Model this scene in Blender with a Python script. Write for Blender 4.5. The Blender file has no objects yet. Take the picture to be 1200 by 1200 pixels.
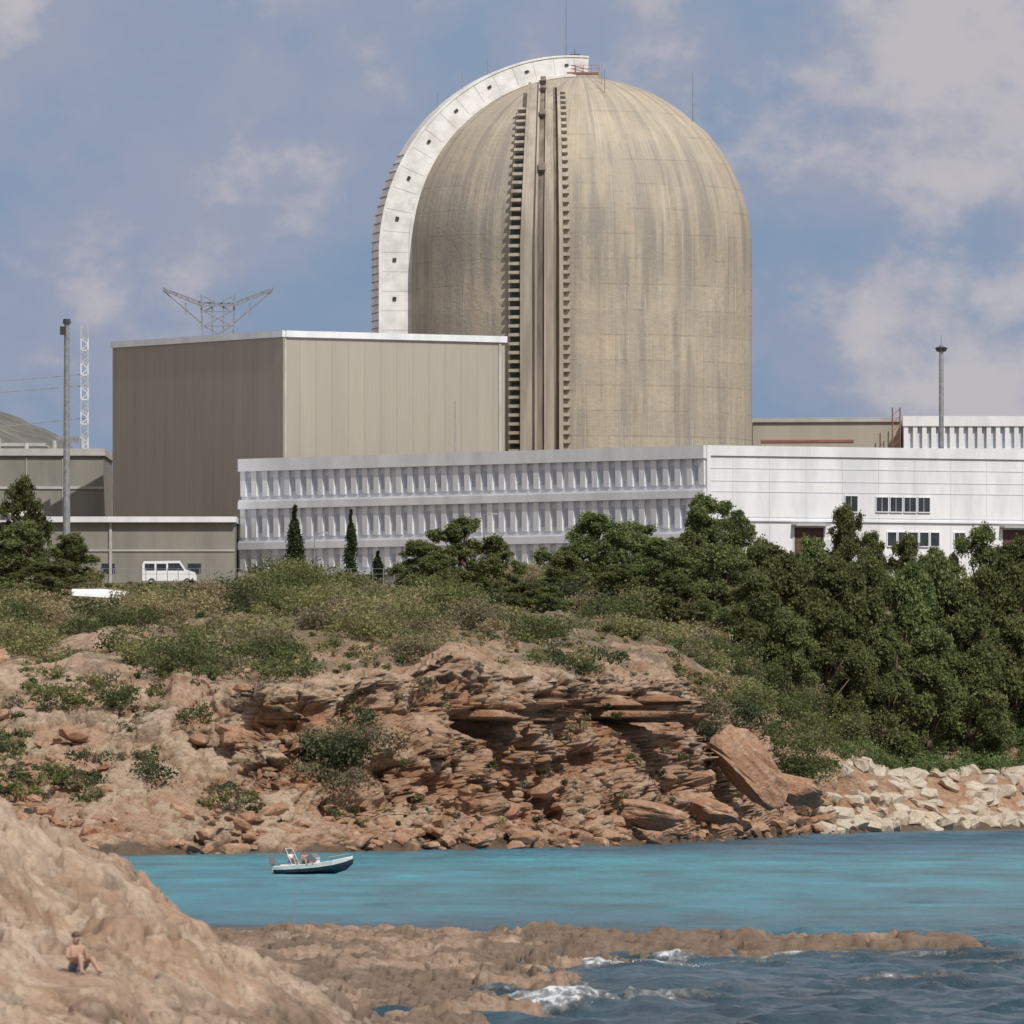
import bpy, bmesh, math, random
import numpy as np
from mathutils import Vector, Matrix
random.seed(7); rng=np.random.default_rng(7)
scn=bpy.context.scene
scn.view_settings.view_transform='Standard'; scn.view_settings.look='None'; scn.view_settings.exposure=0
COL=scn.collection

# ------------------------------------------------------------------ noise
def _h(ix,iy,iz,s):
    n=(ix.astype(np.int64)*73856093 ^ iy.astype(np.int64)*19349663 ^ iz.astype(np.int64)*83492791 ^ (s*2654435761))&0xFFFFFFFF
    n=((n^(n>>16))*0x45d9f3b)&0xFFFFFFFF
    n=((n^(n>>16))*0x45d9f3b)&0xFFFFFFFF
    n=n^(n>>16)
    return (n&0xFFFFFF)/float(0xFFFFFF)
def vnoise(x,y,z,s=0):
    x,y,z=np.broadcast_arrays(np.asarray(x,float),np.asarray(y,float),np.asarray(z,float))
    ix,iy,iz=np.floor(x),np.floor(y),np.floor(z)
    fx,fy,fz=x-ix,y-iy,z-iz
    fx=fx*fx*(3-2*fx);fy=fy*fy*(3-2*fy);fz=fz*fz*(3-2*fz)
    r=0
    for a in(0,1):
        for b in(0,1):
            for c in(0,1):
                w=(fx if a else 1-fx)*(fy if b else 1-fy)*(fz if c else 1-fz)
                r=r+w*_h(ix+a,iy+b,iz+c,s)
    return r*2-1
def fbm(x,y,z,o=4,s=0,g=.5):
    r=0;a=1
    for i in range(o):
        r=r+a*vnoise(x*2**i+i*7.3,y*2**i-i*3.1,z*2**i+i*5.7,s+i); a*=g
    return r
def worley(x,y,z,s=0):
    ix,iy,iz=np.floor(x),np.floor(y),np.floor(z)
    f1=np.full(x.shape,9.);f2=np.full(x.shape,9.);cid=np.zeros(x.shape)
    for a in(-1,0,1):
        for b in(-1,0,1):
            for c in(-1,0,1):
                jx,jy,jz=ix+a,iy+b,iz+c
                px=jx+_h(jx,jy,jz,s+1);py=jy+_h(jx,jy,jz,s+2);pz=jz+_h(jx,jy,jz,s+3)
                d=np.sqrt((px-x)**2+(py-y)**2+(pz-z)**2)
                idv=_h(jx,jy,jz,s+4)
                m=d<f1
                f2=np.where(m,f1,np.minimum(f2,d)); cid=np.where(m,idv,cid); f1=np.where(m,d,f1)
    return f1,f2,cid
def sstep(a,b,x):
    t=np.clip((x-a)/(b-a),0,1); return t*t*(3-2*t)

# ------------------------------------------------------------------ materials
def nodes(name):
    m=bpy.data.materials.new(name); m.use_nodes=True
    nt=m.node_tree; b=nt.nodes['Principled BSDF']
    return m,nt,b
def c4(c): return (c[0],c[1],c[2],1)
def mixc(nt,fac,a,b,bt='MIX'):
    n=nt.nodes.new('ShaderNodeMix'); n.data_type='RGBA'; n.blend_type=bt
    for sock,v in ((n.inputs[0],fac),(n.inputs[6],a),(n.inputs[7],b)):
        if isinstance(v,(tuple,list)): sock.default_value=c4(v)
        elif isinstance(v,(int,float)): sock.default_value=v
        else: nt.links.new(v,sock)
    return n.outputs[2]
def ramp(nt,inp,a,b):
    n=nt.nodes.new('ShaderNodeMapRange'); n.interpolation_type='SMOOTHSTEP'
    n.inputs[1].default_value=a;n.inputs[2].default_value=b
    nt.links.new(inp,n.inputs[0]); return n.outputs[0]
def coords(nt,scale=(1,1,1),kind='Object'):
    t=nt.nodes.new('ShaderNodeTexCoord'); mp=nt.nodes.new('ShaderNodeMapping')
    mp.inputs['Scale'].default_value=scale
    nt.links.new(t.outputs[kind],mp.inputs[0]); return mp.outputs[0]
def noise(nt,vec,scale,detail=5,rough=.6):
    n=nt.nodes.new('ShaderNodeTexNoise'); n.inputs['Scale'].default_value=scale
    n.inputs['Detail'].default_value=detail; n.inputs['Roughness'].default_value=rough
    if vec is not None: nt.links.new(vec,n.inputs['Vector'])
    return n.outputs['Fac']
def math_(nt,op,a,b=0):
    n=nt.nodes.new('ShaderNodeMath'); n.operation=op
    for s,v in((n.inputs[0],a),(n.inputs[1],b)):
        if isinstance(v,(int,float)): s.default_value=v
        else: nt.links.new(v,s)
    return n.outputs[0]
def bump(nt,b,h,st,dist):
    n=nt.nodes.new('ShaderNodeBump'); n.inputs['Strength'].default_value=st; n.inputs['Distance'].default_value=dist
    nt.links.new(h,n.inputs['Height']); nt.links.new(n.outputs[0],b.inputs['Normal']); return n
def simple(name,c1,c2=None,scale=.5,rough=.7,stretch=(1,1,1),metal=0,bmp=0,bscale=8):
    m,nt,b=nodes(name)
    if c2 is None: c2=tuple(x*.82 for x in c1)
    v=coords(nt,stretch)
    f=ramp(nt,noise(nt,v,scale,5,.65),.35,.68)
    nt.links.new(mixc(nt,f,c1,c2),b.inputs['Base Color'])
    b.inputs['Roughness'].default_value=rough; b.inputs['Metallic'].default_value=metal
    if bmp: bump(nt,b,noise(nt,v,bscale,5),bmp,.05)
    return m

M={}
M['white']=simple('white_cladding',(.74,.755,.78),(.60,.62,.65),.35,.55,(1,1,.25))
M['whitepanel']=simple('white_arch',(.76,.76,.75),(.58,.58,.56),.5,.6)
M['bluegrey']=simple('grey_louvre',(.60,.64,.69),(.50,.54,.59),.4,.5,(1,1,.3))
M['tan']=simple('tan_cladding',(.40,.37,.31),(.36,.33,.275),.5,.7,(1,1,.08))
M['grey']=simple('grey_wall',(.25,.24,.21),(.19,.185,.165),.3,.8,(1,1,.2))
M['lgrey']=simple('light_grey',(.45,.45,.43),(.35,.35,.33),.3,.8)
M['dark']=simple('dark_void',(.04,.04,.042),(.025,.025,.027),1,.6)
M['glass']=simple('window_glass',(.035,.045,.055),(.02,.025,.03),1,.12)
M['steel']=simple('galvanised_steel',(.30,.31,.33),(.2,.21,.22),2,.5,metal=.3)
M['rust']=simple('rust_red',(.30,.13,.10),(.22,.10,.08),1,.7)
M['mast']=simple('mast_faded',(.50,.48,.47),(.40,.39,.38),1,.7)
M['brownd']=simple('brown_door',(.11,.055,.045),(.08,.04,.035),1,.6)
M['beam']=simple('buttress_concrete',(.44,.39,.32),(.29,.255,.21),.6,.85,(1,1,.12),bmp=.3,bscale=3)
M['stain_shade']=simple('stained_shaded_concrete',(.12,.10,.085),(.27,.23,.185),.7,.9,(1,1,.12))
M['bark']=simple('pine_bark',(.14,.09,.06),(.08,.055,.04),4,.9)
M['soilwall']=simple('brown_wall',(.20,.13,.09),(.14,.09,.07),1,.9)
M['asphalt']=simple('asphalt',(.05,.05,.052),(.06,.06,.058),2,.9)

def ribbed(name,c1,c2,period,ang):
    m,nt,b=nodes(name)
    v=coords(nt)
    sx=nt.nodes.new('ShaderNodeSeparateXYZ'); nt.links.new(v,sx.inputs[0])
    s=math_(nt,'ADD',math_(nt,'MULTIPLY',sx.outputs[0],math.cos(ang)/period),math_(nt,'MULTIPLY',sx.outputs[1],math.sin(ang)/period))
    fr=math_(nt,'FRACT',s); seam=math_(nt,'GREATER_THAN',fr,.92)
    cell=math_(nt,'FLOOR',s)
    wn=nt.nodes.new('ShaderNodeTexWhiteNoise'); wn.noise_dimensions='1D'; nt.links.new(cell,wn.inputs['W'])
    v2=coords(nt,(1,1,.12)); f=noise(nt,v2,.6,6)
    base=mixc(nt,ramp(nt,f,.35,.7),c1,c2)
    base=mixc(nt,math_(nt,'MULTIPLY',wn.outputs[0],.3),base,tuple(x*.84 for x in c1))
    base=mixc(nt,math_(nt,'MULTIPLY',seam,.30),base,tuple(x*.6 for x in c1))
    nt.links.new(base,b.inputs['Base Color']); b.inputs['Roughness'].default_value=.65
    bump(nt,b,math_(nt,'PINGPONG',math_(nt,'MULTIPLY',s,4),.5),.3,.08)
    return m

def dome_mat():
    m,nt,b=nodes('dome_concrete')
    v=coords(nt); sx=nt.nodes.new('ShaderNodeSeparateXYZ'); nt.links.new(v,sx.inputs[0])
    ang=math_(nt,'ARCTAN2',sx.outputs[1],sx.outputs[0])
    def str_(ka,kz,d,r=.62):
        cb=nt.nodes.new('ShaderNodeCombineXYZ')
        nt.links.new(math_(nt,'MULTIPLY',ang,ka),cb.inputs[0]); nt.links.new(math_(nt,'MULTIPLY',sx.outputs[2],kz),cb.inputs[1])
        return noise(nt,cb.outputs[0],1.0,d,r)
    st=str_(14,.05,7); st2=str_(60,.08,5); st3=str_(5,.22,5); st4=str_(95,.05,4)
    big=noise(nt,v,.11,5); fine=noise(nt,v,1.6,6,.7)
    col=mixc(nt,ramp(nt,big,.40,.60),(.455,.385,.295),(.38,.34,.275))
    col=mixc(nt,math_(nt,'MULTIPLY',ramp(nt,st,.46,.62),.75),col,(.25,.23,.20))
    col=mixc(nt,math_(nt,'MULTIPLY',ramp(nt,st3,.5,.66),.5),col,(.50,.43,.33))
    col=mixc(nt,math_(nt,'MULTIPLY',ramp(nt,st2,.54,.68),.6),col,(.58,.52,.43))
    col=mixc(nt,math_(nt,'MULTIPLY',ramp(nt,st4,.57,.69),.55),col,(.19,.17,.14))
    col=mixc(nt,math_(nt,'MULTIPLY',ramp(nt,fine,.48,.7),.35),col,(.28,.245,.195))
    lift=math_(nt,'MULTIPLY',sx.outputs[2],1/2.9)
    wn=nt.nodes.new('ShaderNodeTexWhiteNoise'); wn.noise_dimensions='2D'
    c3=nt.nodes.new('ShaderNodeCombineXYZ'); nt.links.new(math_(nt,'FLOOR',lift),c3.inputs[0])
    pa=math_(nt,'MULTIPLY',ang,22/math.pi); nt.links.new(math_(nt,'FLOOR',pa),c3.inputs[1]); nt.links.new(c3.outputs[0],wn.inputs['Vector'])
    col=mixc(nt,math_(nt,'MULTIPLY',wn.outputs[0],.16),col,(.25,.225,.19))
    wn1=nt.nodes.new('ShaderNodeTexWhiteNoise'); wn1.noise_dimensions='1D'; nt.links.new(math_(nt,'FLOOR',lift),wn1.inputs['W'])
    col=mixc(nt,math_(nt,'MULTIPLY',wn1.outputs[0],.28),col,(.27,.25,.22))
    belt=math_(nt,'MULTIPLY',ramp(nt,sx.outputs[2],58,66),math_(nt,'SUBTRACT',1.0,ramp(nt,sx.outputs[2],66,74)))
    col=mixc(nt,math_(nt,'MULTIPLY',math_(nt,'MULTIPLY',belt,ramp(nt,st,.35,.6)),.55),col,(.25,.235,.205))
    l1=math_(nt,'LESS_THAN',math_(nt,'FRACT',lift),.05)
    l2=math_(nt,'LESS_THAN',math_(nt,'FRACT',pa),.04)
    ln=math_(nt,'MAXIMUM',math_(nt,'MULTIPLY',l1,.30),math_(nt,'MULTIPLY',l2,.20))
    ln=math_(nt,'MULTIPLY',ln,ramp(nt,noise(nt,v,.3,4),.42,.62))
    col=mixc(nt,ln,col,(.17,.145,.11))
    nt.links.new(col,b.inputs['Base Color']); b.inputs['Roughness'].default_value=.9
    bump(nt,b,math_(nt,'SUBTRACT',fine,ln),.7,.15)
    return m
M['dome']=dome_mat()

def rock_mat(name,cs,scale,vegattr=True,bd=.25,wet_shade_c=(.10,.07,.045),n3w=.65,vz=2.0,bs=1.3):
    m,nt,b=nodes(name)
    v=coords(nt)
    n1=noise(nt,v,.16*scale,5,.6); n2=noise(nt,coords(nt,(1,1,vz)),.55*scale,6,.65); n3=noise(nt,v,2.6*scale,6,.75)
    col=mixc(nt,ramp(nt,n1,.42,.58),cs[0],cs[1])
    col=mixc(nt,math_(nt,'MULTIPLY',ramp(nt,n2,.50,.64),.70),col,cs[2])
    if vegattr:
        at=nt.nodes.new('ShaderNodeAttribute'); at.attribute_name='mask'
        sp=nt.nodes.new('ShaderNodeSeparateColor'); nt.links.new(at.outputs['Color'],sp.inputs[0])
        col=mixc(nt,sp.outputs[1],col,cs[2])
    col=mixc(nt,math_(nt,'MULTIPLY',ramp(nt,n3,.48,.62),n3w),col,cs[3])
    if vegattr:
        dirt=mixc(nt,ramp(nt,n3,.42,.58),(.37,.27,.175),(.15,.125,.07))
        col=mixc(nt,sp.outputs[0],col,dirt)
        col=mixc(nt,math_(nt,'MULTIPLY',sp.outputs[2],.85),col,wet_shade_c)  # one dark tone for wet rock and for shade painted into crevices
    nt.links.new(col,b.inputs['Base Color']); b.inputs['Roughness'].default_value=.9
    n4=noise(nt,v,bs*scale,8,.75)
    bump(nt,b,n4,1.0,bd)
    return m
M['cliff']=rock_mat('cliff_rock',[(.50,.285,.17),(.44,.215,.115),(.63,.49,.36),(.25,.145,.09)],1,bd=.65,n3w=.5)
M['fore']=rock_mat('shore_rock',[(.46,.325,.235),(.39,.26,.175),(.58,.465,.36),(.22,.155,.11)],2.2,bd=.10,wet_shade_c=(.10,.072,.047),n3w=.5,vz=1,bs=2.2)
M['rip']=rock_mat('riprap_rock',[(.50,.44,.35),(.46,.38,.29),(.56,.50,.42),(.30,.25,.2)],1.5,vegattr=False,bd=.15)
M['boulder']=rock_mat('boulder_rock',[(.47,.285,.18),(.41,.225,.135),(.58,.45,.33),(.22,.14,.095)],1.4,vegattr=False,bd=.35)

def leaf_mat(name,rough=.75):
    m,nt,b=nodes(name)
    at=nt.nodes.new('ShaderNodeAttribute'); at.attribute_name='leafcol'
    oi=nt.nodes.new('ShaderNodeObjectInfo')
    hs=nt.nodes.new('ShaderNodeHueSaturation')
    nt.links.new(at.outputs['Color'],hs.inputs['Color'])
    nt.links.new(math_(nt,'ADD',math_(nt,'MULTIPLY',oi.outputs['Random'],.5),.75),hs.inputs['Value'])
    nt.links.new(math_(nt,'ADD',math_(nt,'MULTIPLY',oi.outputs['Random'],.03),.482),hs.inputs['Hue'])
    nt.links.new(hs.outputs[0],b.inputs['Base Color']); b.inputs['Roughness'].default_value=rough
    b.inputs['Specular IOR Level'].default_value=.2
    tr=nt.nodes.new('ShaderNodeBsdfTranslucent'); nt.links.new(hs.outputs[0],tr.inputs[0])
    mx=nt.nodes.new('ShaderNodeMixShader'); mx.inputs[0].default_value=.40
    out=nt.nodes['Material Output']
    nt.links.new(b.outputs[0],mx.inputs[1]); nt.links.new(tr.outputs[0],mx.inputs[2]); nt.links.new(mx.outputs[0],out.inputs[0])
    return m
M['leaf']=leaf_mat('foliage')

# ------------------------------------------------------------------ mesh helpers
def new_obj(name,me,parent=None,loc=(0,0,0)):
    o=bpy.data.objects.new(name,me); COL.objects.link(o); o.location=loc
    if parent: o.parent=parent
    return o
def empty(name,loc=(0,0,0)):
    e=bpy.data.objects.new(name,None); COL.objects.link(e); e.location=loc; e.empty_display_size=1; return e
def mesh_np(name,co,faces,mats,attrs=None,smooth=False,matidx=None):
    me=bpy.data.meshes.new(name); co=np.asarray(co,dtype=np.float32); faces=np.asarray(faces,dtype=np.int32)
    k=faces.shape[1]
    me.vertices.add(len(co)); me.vertices.foreach_set('co',co.ravel())
    me.loops.add(faces.size); me.loops.foreach_set('vertex_index',faces.ravel())
    me.polygons.add(len(faces)); me.polygons.foreach_set('loop_start',np.arange(0,faces.size,k,dtype=np.int32))
    me.polygons.foreach_set('loop_total',np.full(len(faces),k,dtype=np.int32))
    if matidx is not None: me.polygons.foreach_set('material_index',np.asarray(matidx,dtype=np.int32))
    for m in mats: me.materials.append(m)
    me.update(calc_edges=True)
    if smooth: me.polygons.foreach_set('use_smooth',np.ones(len(faces),dtype=bool))
    if attrs:
        for n,a in attrs.items():
            at=me.attributes.new(n,'FLOAT_COLOR','POINT')
            a=np.asarray(a,dtype=np.float32)
            if a.shape[1]==3: a=np.hstack([a,np.ones((len(a),1),np.float32)])
            at.data.foreach_set('color',a.ravel())
    return me
def grid_faces(nr,nc):
    i=np.arange(nr-1)[:,None]*nc+np.arange(nc-1)[None,:]
    i=i.ravel(); return np.stack([i,i+1,i+nc+1,i+nc],1)

class B:
    def __init__(s): s.v=[];s.f=[];s.mi=[];s.mats=[]
    def mid(s,m):
        if m not in s.mats: s.mats.append(m)
        return s.mats.index(m)
    def add(s,vs,fs,m):
        o=len(s.v); s.v+= [tuple(p) for p in vs]; s.f+=[tuple(i+o for i in f) for f in fs]; s.mi+=[s.mid(m)]*len(fs)
    def prism(s,poly,z0,z1,m):
        a=sum(poly[i][0]*poly[(i+1)%len(poly)][1]-poly[(i+1)%len(poly)][0]*poly[i][1] for i in range(len(poly)))
        if a<0: poly=poly[::-1]
        n=len(poly); vs=[(x,y,z0) for x,y in poly]+[(x,y,z1) for x,y in poly]
        fs=[tuple(range(n))[::-1],tuple(range(n,2*n))]+[(i,(i+1)%n,n+(i+1)%n,n+i) for i in range(n)]
        s.add(vs,fs,m)
    def box(s,x0,x1,y0,y1,z0,z1,m): s.prism([(x0,y0),(x1,y0),(x1,y1),(x0,y1)],z0,z1,m)
    def wall(s,P,Q,s0,s1,z0,z1,o0,o1,m):
        d=Vector((Q[0]-P[0],Q[1]-P[1])).normalized(); n=Vector((d.y,-d.x))
        if n.y>0: n=-n
        c=[Vector(P)+d*s0+n*o0,Vector(P)+d*s1+n*o0,Vector(P)+d*s1+n*o1,Vector(P)+d*s0+n*o1]
        s.prism([(p.x,p.y) for p in c],z0,z1,m)
    def tube(s,p,q,r0,r1,m,n=8):
        p=Vector(p);q=Vector(q);d=(q-p).normalized()
        a=d.orthogonal().normalized();b=d.cross(a)
        vs=[p+(a*math.cos(t)+b*math.sin(t))*r0 for t in [2*math.pi*i/n for i in range(n)]]
        vs+=[q+(a*math.cos(t)+b*math.sin(t))*r1 for t in [2*math.pi*i/n for i in range(n)]]
        fs=[tuple(range(n))[::-1],tuple(range(n,2*n))]+[(i,(i+1)%n,n+(i+1)%n,n+i) for i in range(n)]
        s.add(vs,fs,m)
    def obj(s,name,parent=None,loc=(0,0,0),smooth=False):
        me=bpy.data.meshes.new(name); me.from_pydata([Vector(p)-Vector(loc) for p in s.v],[],s.f)
        for m in s.mats: me.materials.append(m)
        me.polygons.foreach_set('material_index',s.mi); me.update()
        if smooth: me.polygons.foreach_set('use_smooth',[True]*len(s.f))
        return new_obj(name,me,parent,loc if parent is None else (0,0,0))

# ------------------------------------------------------------------ terrain
ST=[
(-600,[(700,-2),(712,.3),(735,3),(750,6),(765,9),(800,13),(880,17),(960,21),(1040,24.5)]),
(-80,[(718,-2),(728,.3),(748,3),(762,6),(778,9),(812,13),(880,17),(960,21),(1040,24.5)]),
(-37,[(732,-2),(741,.3),(757,3),(772,6),(788,9.2),(816,13.2),(880,17),(960,21),(1040,24.5)]),
(-25,[(740,-2),(750,.3),(764,2.6),(776,5.5),(788,9),(804,13),(850,16),(940,20),(1040,24.5)]),
(-19,[(752,-2),(760,.3),(769,2.4),(775,4.5),(781,9),(785,13),(808,14.4),(880,17.5),(1040,24.5)]),
(-6.5,[(770,-2),(779,.3),(787,2.5),(792,5.5),(797,10),(800,13.6),(818,14.8),(900,18),(1040,24.5)]),
(6.8,[(805,-2),(814,.3),(822,2.4),(827,5.5),(831,10),(834,13.6),(848,15.2),(920,18.5),(1040,24.5)]),
(13,[(828,-2),(837,.3),(845,2.4),(850,5.5),(854,9.5),(857,13.0),(872,15),(930,18),(1042,24.8)]),
(18.1,[(860,-2),(868,.3),(876,2),(882,5),(887,8.4),(892,11.5),(905,13.2),(950,17),(1045,25)]),
(28,[(925,-2),(935,.3),(940,1.5),(945,3.5),(951,6),(960,8),(985,10.5),(1010,15),(1048,25)]),
(37,[(958,-2),(968,.2),(972,1),(978,3),(986,5.0),(992,5.4),(1005,8),(1025,16),(1052,25)]),
(50,[(982,-2),(991,.2),(995,1),(1000,3),(1006,5.0),(1012,5.4),(1022,9),(1035,16),(1058,25.5)]),
(90,[(1000,-2),(1008,.2),(1012,1),(1017,3),(1023,5.0),(1028,5.4),(1036,9),(1050,16),(1070,25.5)]),
(600,[(1020,-2),(1030,.2),(1034,1),(1039,3),(1044,5.0),(1048,5.4),(1056,9),(1066,16),(1080,25.5)]),
]
EXT=[(1100,25.5),(1500,26),(9000,30)]
SX=np.array([s[0] for s in ST],float)
KY=np.array([[p[0] for p in s[1]]+[e[0] for e in EXT] for s in ST],float)
KZ=np.array([[p[1] for p in s[1]]+[e[1] for e in EXT] for s in ST],float)
def keys(x):
    return np.array([np.interp(x,SX,KY[:,k]) for k in range(KY.shape[1])]),np.array([np.interp(x,SX,KZ[:,k]) for k in range(KZ.shape[1])])
def ground(x,y):
    ky,kz=keys(x); return float(np.interp(y,ky,kz))

xs=np.concatenate([-45-np.geomspace(1,560,24)[::-1],np.arange(-45,62,.14),62+np.geomspace(1,530,24)])
nseg=[6,60,56,76,66,66,66,50,14,4,5]
ky,kz=keys(xs)
rows_y=[];rows_z=[];rows_t=[]
for k,n in enumerate(nseg):
    for i in range(n):
        f=i/n; rows_y.append(ky[k]*(1-f)+ky[k+1]*f); rows_z.append(kz[k]*(1-f)+kz[k+1]*f); rows_t.append(np.full(xs.shape,k+f))
rows_y.append(ky[-1]);rows_z.append(kz[-1]);rows_t.append(np.full(xs.shape,float(len(nseg))))
Y=np.array(rows_y);Z=np.array(rows_z);T=np.array(rows_t);X=np.broadcast_to(xs,Y.shape).copy()
right=sstep(26,34,X)
wob=fbm(X/7.,Z/12.,0*X,4,11)
Y=Y+wob*4.2*sstep(0,1,T)*(1-sstep(6,7,T))*(1-.5*right)
topvar=fbm(X/4.5,0*X,0*X,4,12)*.9
Z=Z+topvar*sstep(3.5,5,T)*(1-sstep(5.5,7,T))*(1-right)
X0,Y0,Z0=X.copy(),Y.copy(),Z.copy()
cl=sstep(.6,1.4,T)*(1-.55*sstep(5.0,5.3,T))*(1-sstep(5.5,6.3,T))
def nrm(X,Y,Z):
    ax=np.gradient(X,axis=1);ay=np.gradient(Y,axis=1);az=np.gradient(Z,axis=1)
    bx=np.gradient(X,axis=0);by=np.gradient(Y,axis=0);bz=np.gradient(Z,axis=0)
    nx=ay*bz-az*by;ny=az*bx-ax*bz;nz=ax*by-ay*bx
    l=np.sqrt(nx*nx+ny*ny+nz*nz)+1e-9
    s=np.sign(nz);s[s==0]=1
    return nx/l*s,ny/l*s,nz/l*s
nx,ny,nz=nrm(X,Y,Z)
inX=(sstep(-60,-44,X)*(1-sstep(60,75,X)))
mid=sstep(-24,-18,X)*(1-sstep(17,24,X))
hz=.75-.45*mid*(1-sstep(5,5.3,T))
wx=X+fbm(X/2.2,Y/3,Z/1.6,4,21)*1.5; wz=Z+fbm(X/3,Y/5,Z/3,4,22)*1.3-X*.02
wy=Y*.5
f1,f2,cid=worley(wx/3.6,wy/4.0,wz/3.0,31)
g1,g2,gid=worley(wx/1.4,wy/1.5,wz/1.25,51)
h1,h2,hid=worley((X+fbm(X,Y,Z,2,26)*.35)/.6,Y/.7,(Z+fbm(X,Y,Z,2,27)*.2)/.5,57)
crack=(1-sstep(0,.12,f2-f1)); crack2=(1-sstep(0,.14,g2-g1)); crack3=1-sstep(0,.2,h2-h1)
disp=(cid-.5)*2.3+(gid-.5)*1.05+(hid-.5)*.46-crack*.7-crack2*.34-crack3*.12+fbm(X/.9,Y/.9,Z/.8,4,61)*.27+fbm(X/6,Y/6,Z/5,3,71)*.9
cap=sstep(4.45,4.75,T+fbm(X/3,0*X,0*X,3,74)*.2)*(1-sstep(5.15,5.6,T)); und=np.exp(-((T-4.15-.3*fbm(X/5,0*X,0*X,2,75))/.36)**2)*sstep(-.15,.45,fbm(X/4,0*X,0*X+3,3,81))
und2=np.exp(-((Z0-3.2-fbm(X/6,0*X,0*X,2,83)*1.4)/.5)**2)*sstep(-.1,.5,fbm(X/5,0*X,0*X+9,3,84))
disp=disp+mid*(cap*.5-und*2.0-und2*1.4)
def hollow(cx,cz,rx,rz,dp):
    return -dp*np.exp(-(((X-cx)/rx)**2+((Z-cz)/rz)**2)**1.8)
for h in [(-17.5,10.2,2.8,1.3,4.4),(-20.0,9.4,1.2,1.8,3.4),(-2.0,9.8,2.2,1.1,4.0),(9.8,11.0,3.0,1.2,3.8),(3,11.6,1.6,.9,3.2),(-9.0,6.2,1.8,1.0,3.2),(14.5,4.4,1.8,.9,2.8),(-13,3.4,1.4,.7,2.2),(6.5,7.2,1.7,.8,2.8),(-5,5,1.3,.8,2.4),(12.5,8,1.4,.8,2.4),(1,4.4,1.5,.7,2.2),(-7,11.2,1.3,.9,2.6),(4,9,.9,1.1,2.4)]:
    disp=disp+hollow(*h)*mid
amp=cl*inX*(1-.8*right)*(.48+.52*mid)
low=sstep(.6,1.2,T)*(1-sstep(1.8,2.8,T)); amp=amp*(1-.2*low)
slopeamp=(sstep(5.2,6.3,T)*(1-sstep(7.7,8,T)))*inX
X=X+nx*disp*amp*.8;Y=Y+ny*disp*amp;Z=Z+nz*hz*disp*amp
Z=Z+slopeamp*(fbm(X0/5,Y0/9,0*X,5,91)*.5+fbm(X0/.8,Y0/1.5,0*X,3,92)*.16)
Z=np.where(T<1.0,np.minimum(Z,.25),Z)
veg=sstep(5.5,6.4,T+fbm(X0/3,Y0/8,Z0/5,4,101)*.6)
leftslope=(1-sstep(-22,-16,X0))*sstep(2.2,4.2,T)*sstep(.0,.35,fbm(X0/2.0,Y0/4,Z0/3,5,111))*.65
veg=np.clip(np.maximum(veg,leftslope),0,1)
outc=sstep(.12,.35,fbm(X0/2.5,Y0/7,0*X,4,113))*sstep(5.3,6,T)*(1-sstep(6.7,7.6,T)); veg=veg*(1-.85*outc)
pale=np.clip(cap*.5*mid+sstep(.62,.82,cid)*.40+sstep(.7,.9,gid)*.35+(1-sstep(-20,-14,X0))*.28+sstep(.55,.9,nz)*.2,0,1)*(1-crack*.5)*(1-.85*sstep(-.6,-1.6,disp))  # less pale in cracks and deep hollows, recess shade put into the colour
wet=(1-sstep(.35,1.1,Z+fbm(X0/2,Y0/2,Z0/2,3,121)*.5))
mask=np.stack([veg.ravel(),pale.ravel(),np.clip(wet+crack*.22+crack2*.14+crack3*.08,0,1).ravel()],1)  # third channel: wet waterline plus crack shade painted as colour
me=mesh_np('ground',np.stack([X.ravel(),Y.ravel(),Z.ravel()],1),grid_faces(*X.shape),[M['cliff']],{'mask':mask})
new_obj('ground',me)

# ------------------------------------------------------------------ foreground shore
poly=np.array([(-12,412),(1.5,411),(8.6,399),(16.8,393),(16.5,387),(8,374),(1.8,360),(.8,325),(-.4,285),(-1.5,217),(-60,217),(-60,412)],float)
def sdpoly(x,y):
    d=np.full(x.shape,1e9);ins=np.zeros(x.shape,bool)
    n=len(poly)
    for i in range(n):
        a=poly[i]*[1,.35];b=poly[(i+1)%n]*[1,.35];yy=y*.35
        e=b-a; t=np.clip(((x-a[0])*e[0]+(yy-a[1])*e[1])/(e@e),0,1)
        d=np.minimum(d,np.hypot(x-a[0]-t*e[0],yy-a[1]-t*e[1]))
        c=((a[1]>yy)!=(b[1]>yy))&(x<(b[0]-a[0])*(yy-a[1])/(b[1]-a[1]+1e-12)+a[0])
        ins^=c
    return np.where(ins,d,-d)
def fore_base(x,y):
    m=np.interp(x,[-60,-14,-10,-7.8,-6.67,-5.5,-4.2,-3,-1,2,6,60],[7.4,6.8,6.0,5.05,4.05,3.35,2.7,2.1,.9,-.9,-2,-3])
    fy=np.interp(y,[-60,40,120,165,180,192,203,208,225,245,300,460],[1,.6,.4,.37,.45,.74,.98,1,.72,.25,.08,0])
    near=np.interp(y,[-60,0,30,100,160],[5.8,5.8,5.0,2.0,-3])+0*x
    sd=sdpoly(x,y)
    sdn=sd+fbm(x/2.2,y/6,0*x,4,201)*1.6
    reef=-1.6+1.95*sstep(-1.4,.5,sdn)+.16*sstep(.5,3,sdn)
    return np.maximum(np.maximum(np.where(m>0,m*fy,m),reef),near),sd,sdn
fx=np.concatenate([-16-np.geomspace(1,160,14)[::-1],np.arange(-16,3,.045),np.arange(3,19,.10),19+np.geomspace(1,150,14)])
fyv=np.concatenate([np.arange(-60,150,10),np.arange(150,172,2),np.arange(172,212,.11),np.arange(212,280,.7),np.arange(280,425,.38),np.arange(426,440,3)])
FX,FY=np.meshgrid(fx,fyv)
FZ,SD,SDN=fore_base(FX,FY)
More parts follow.
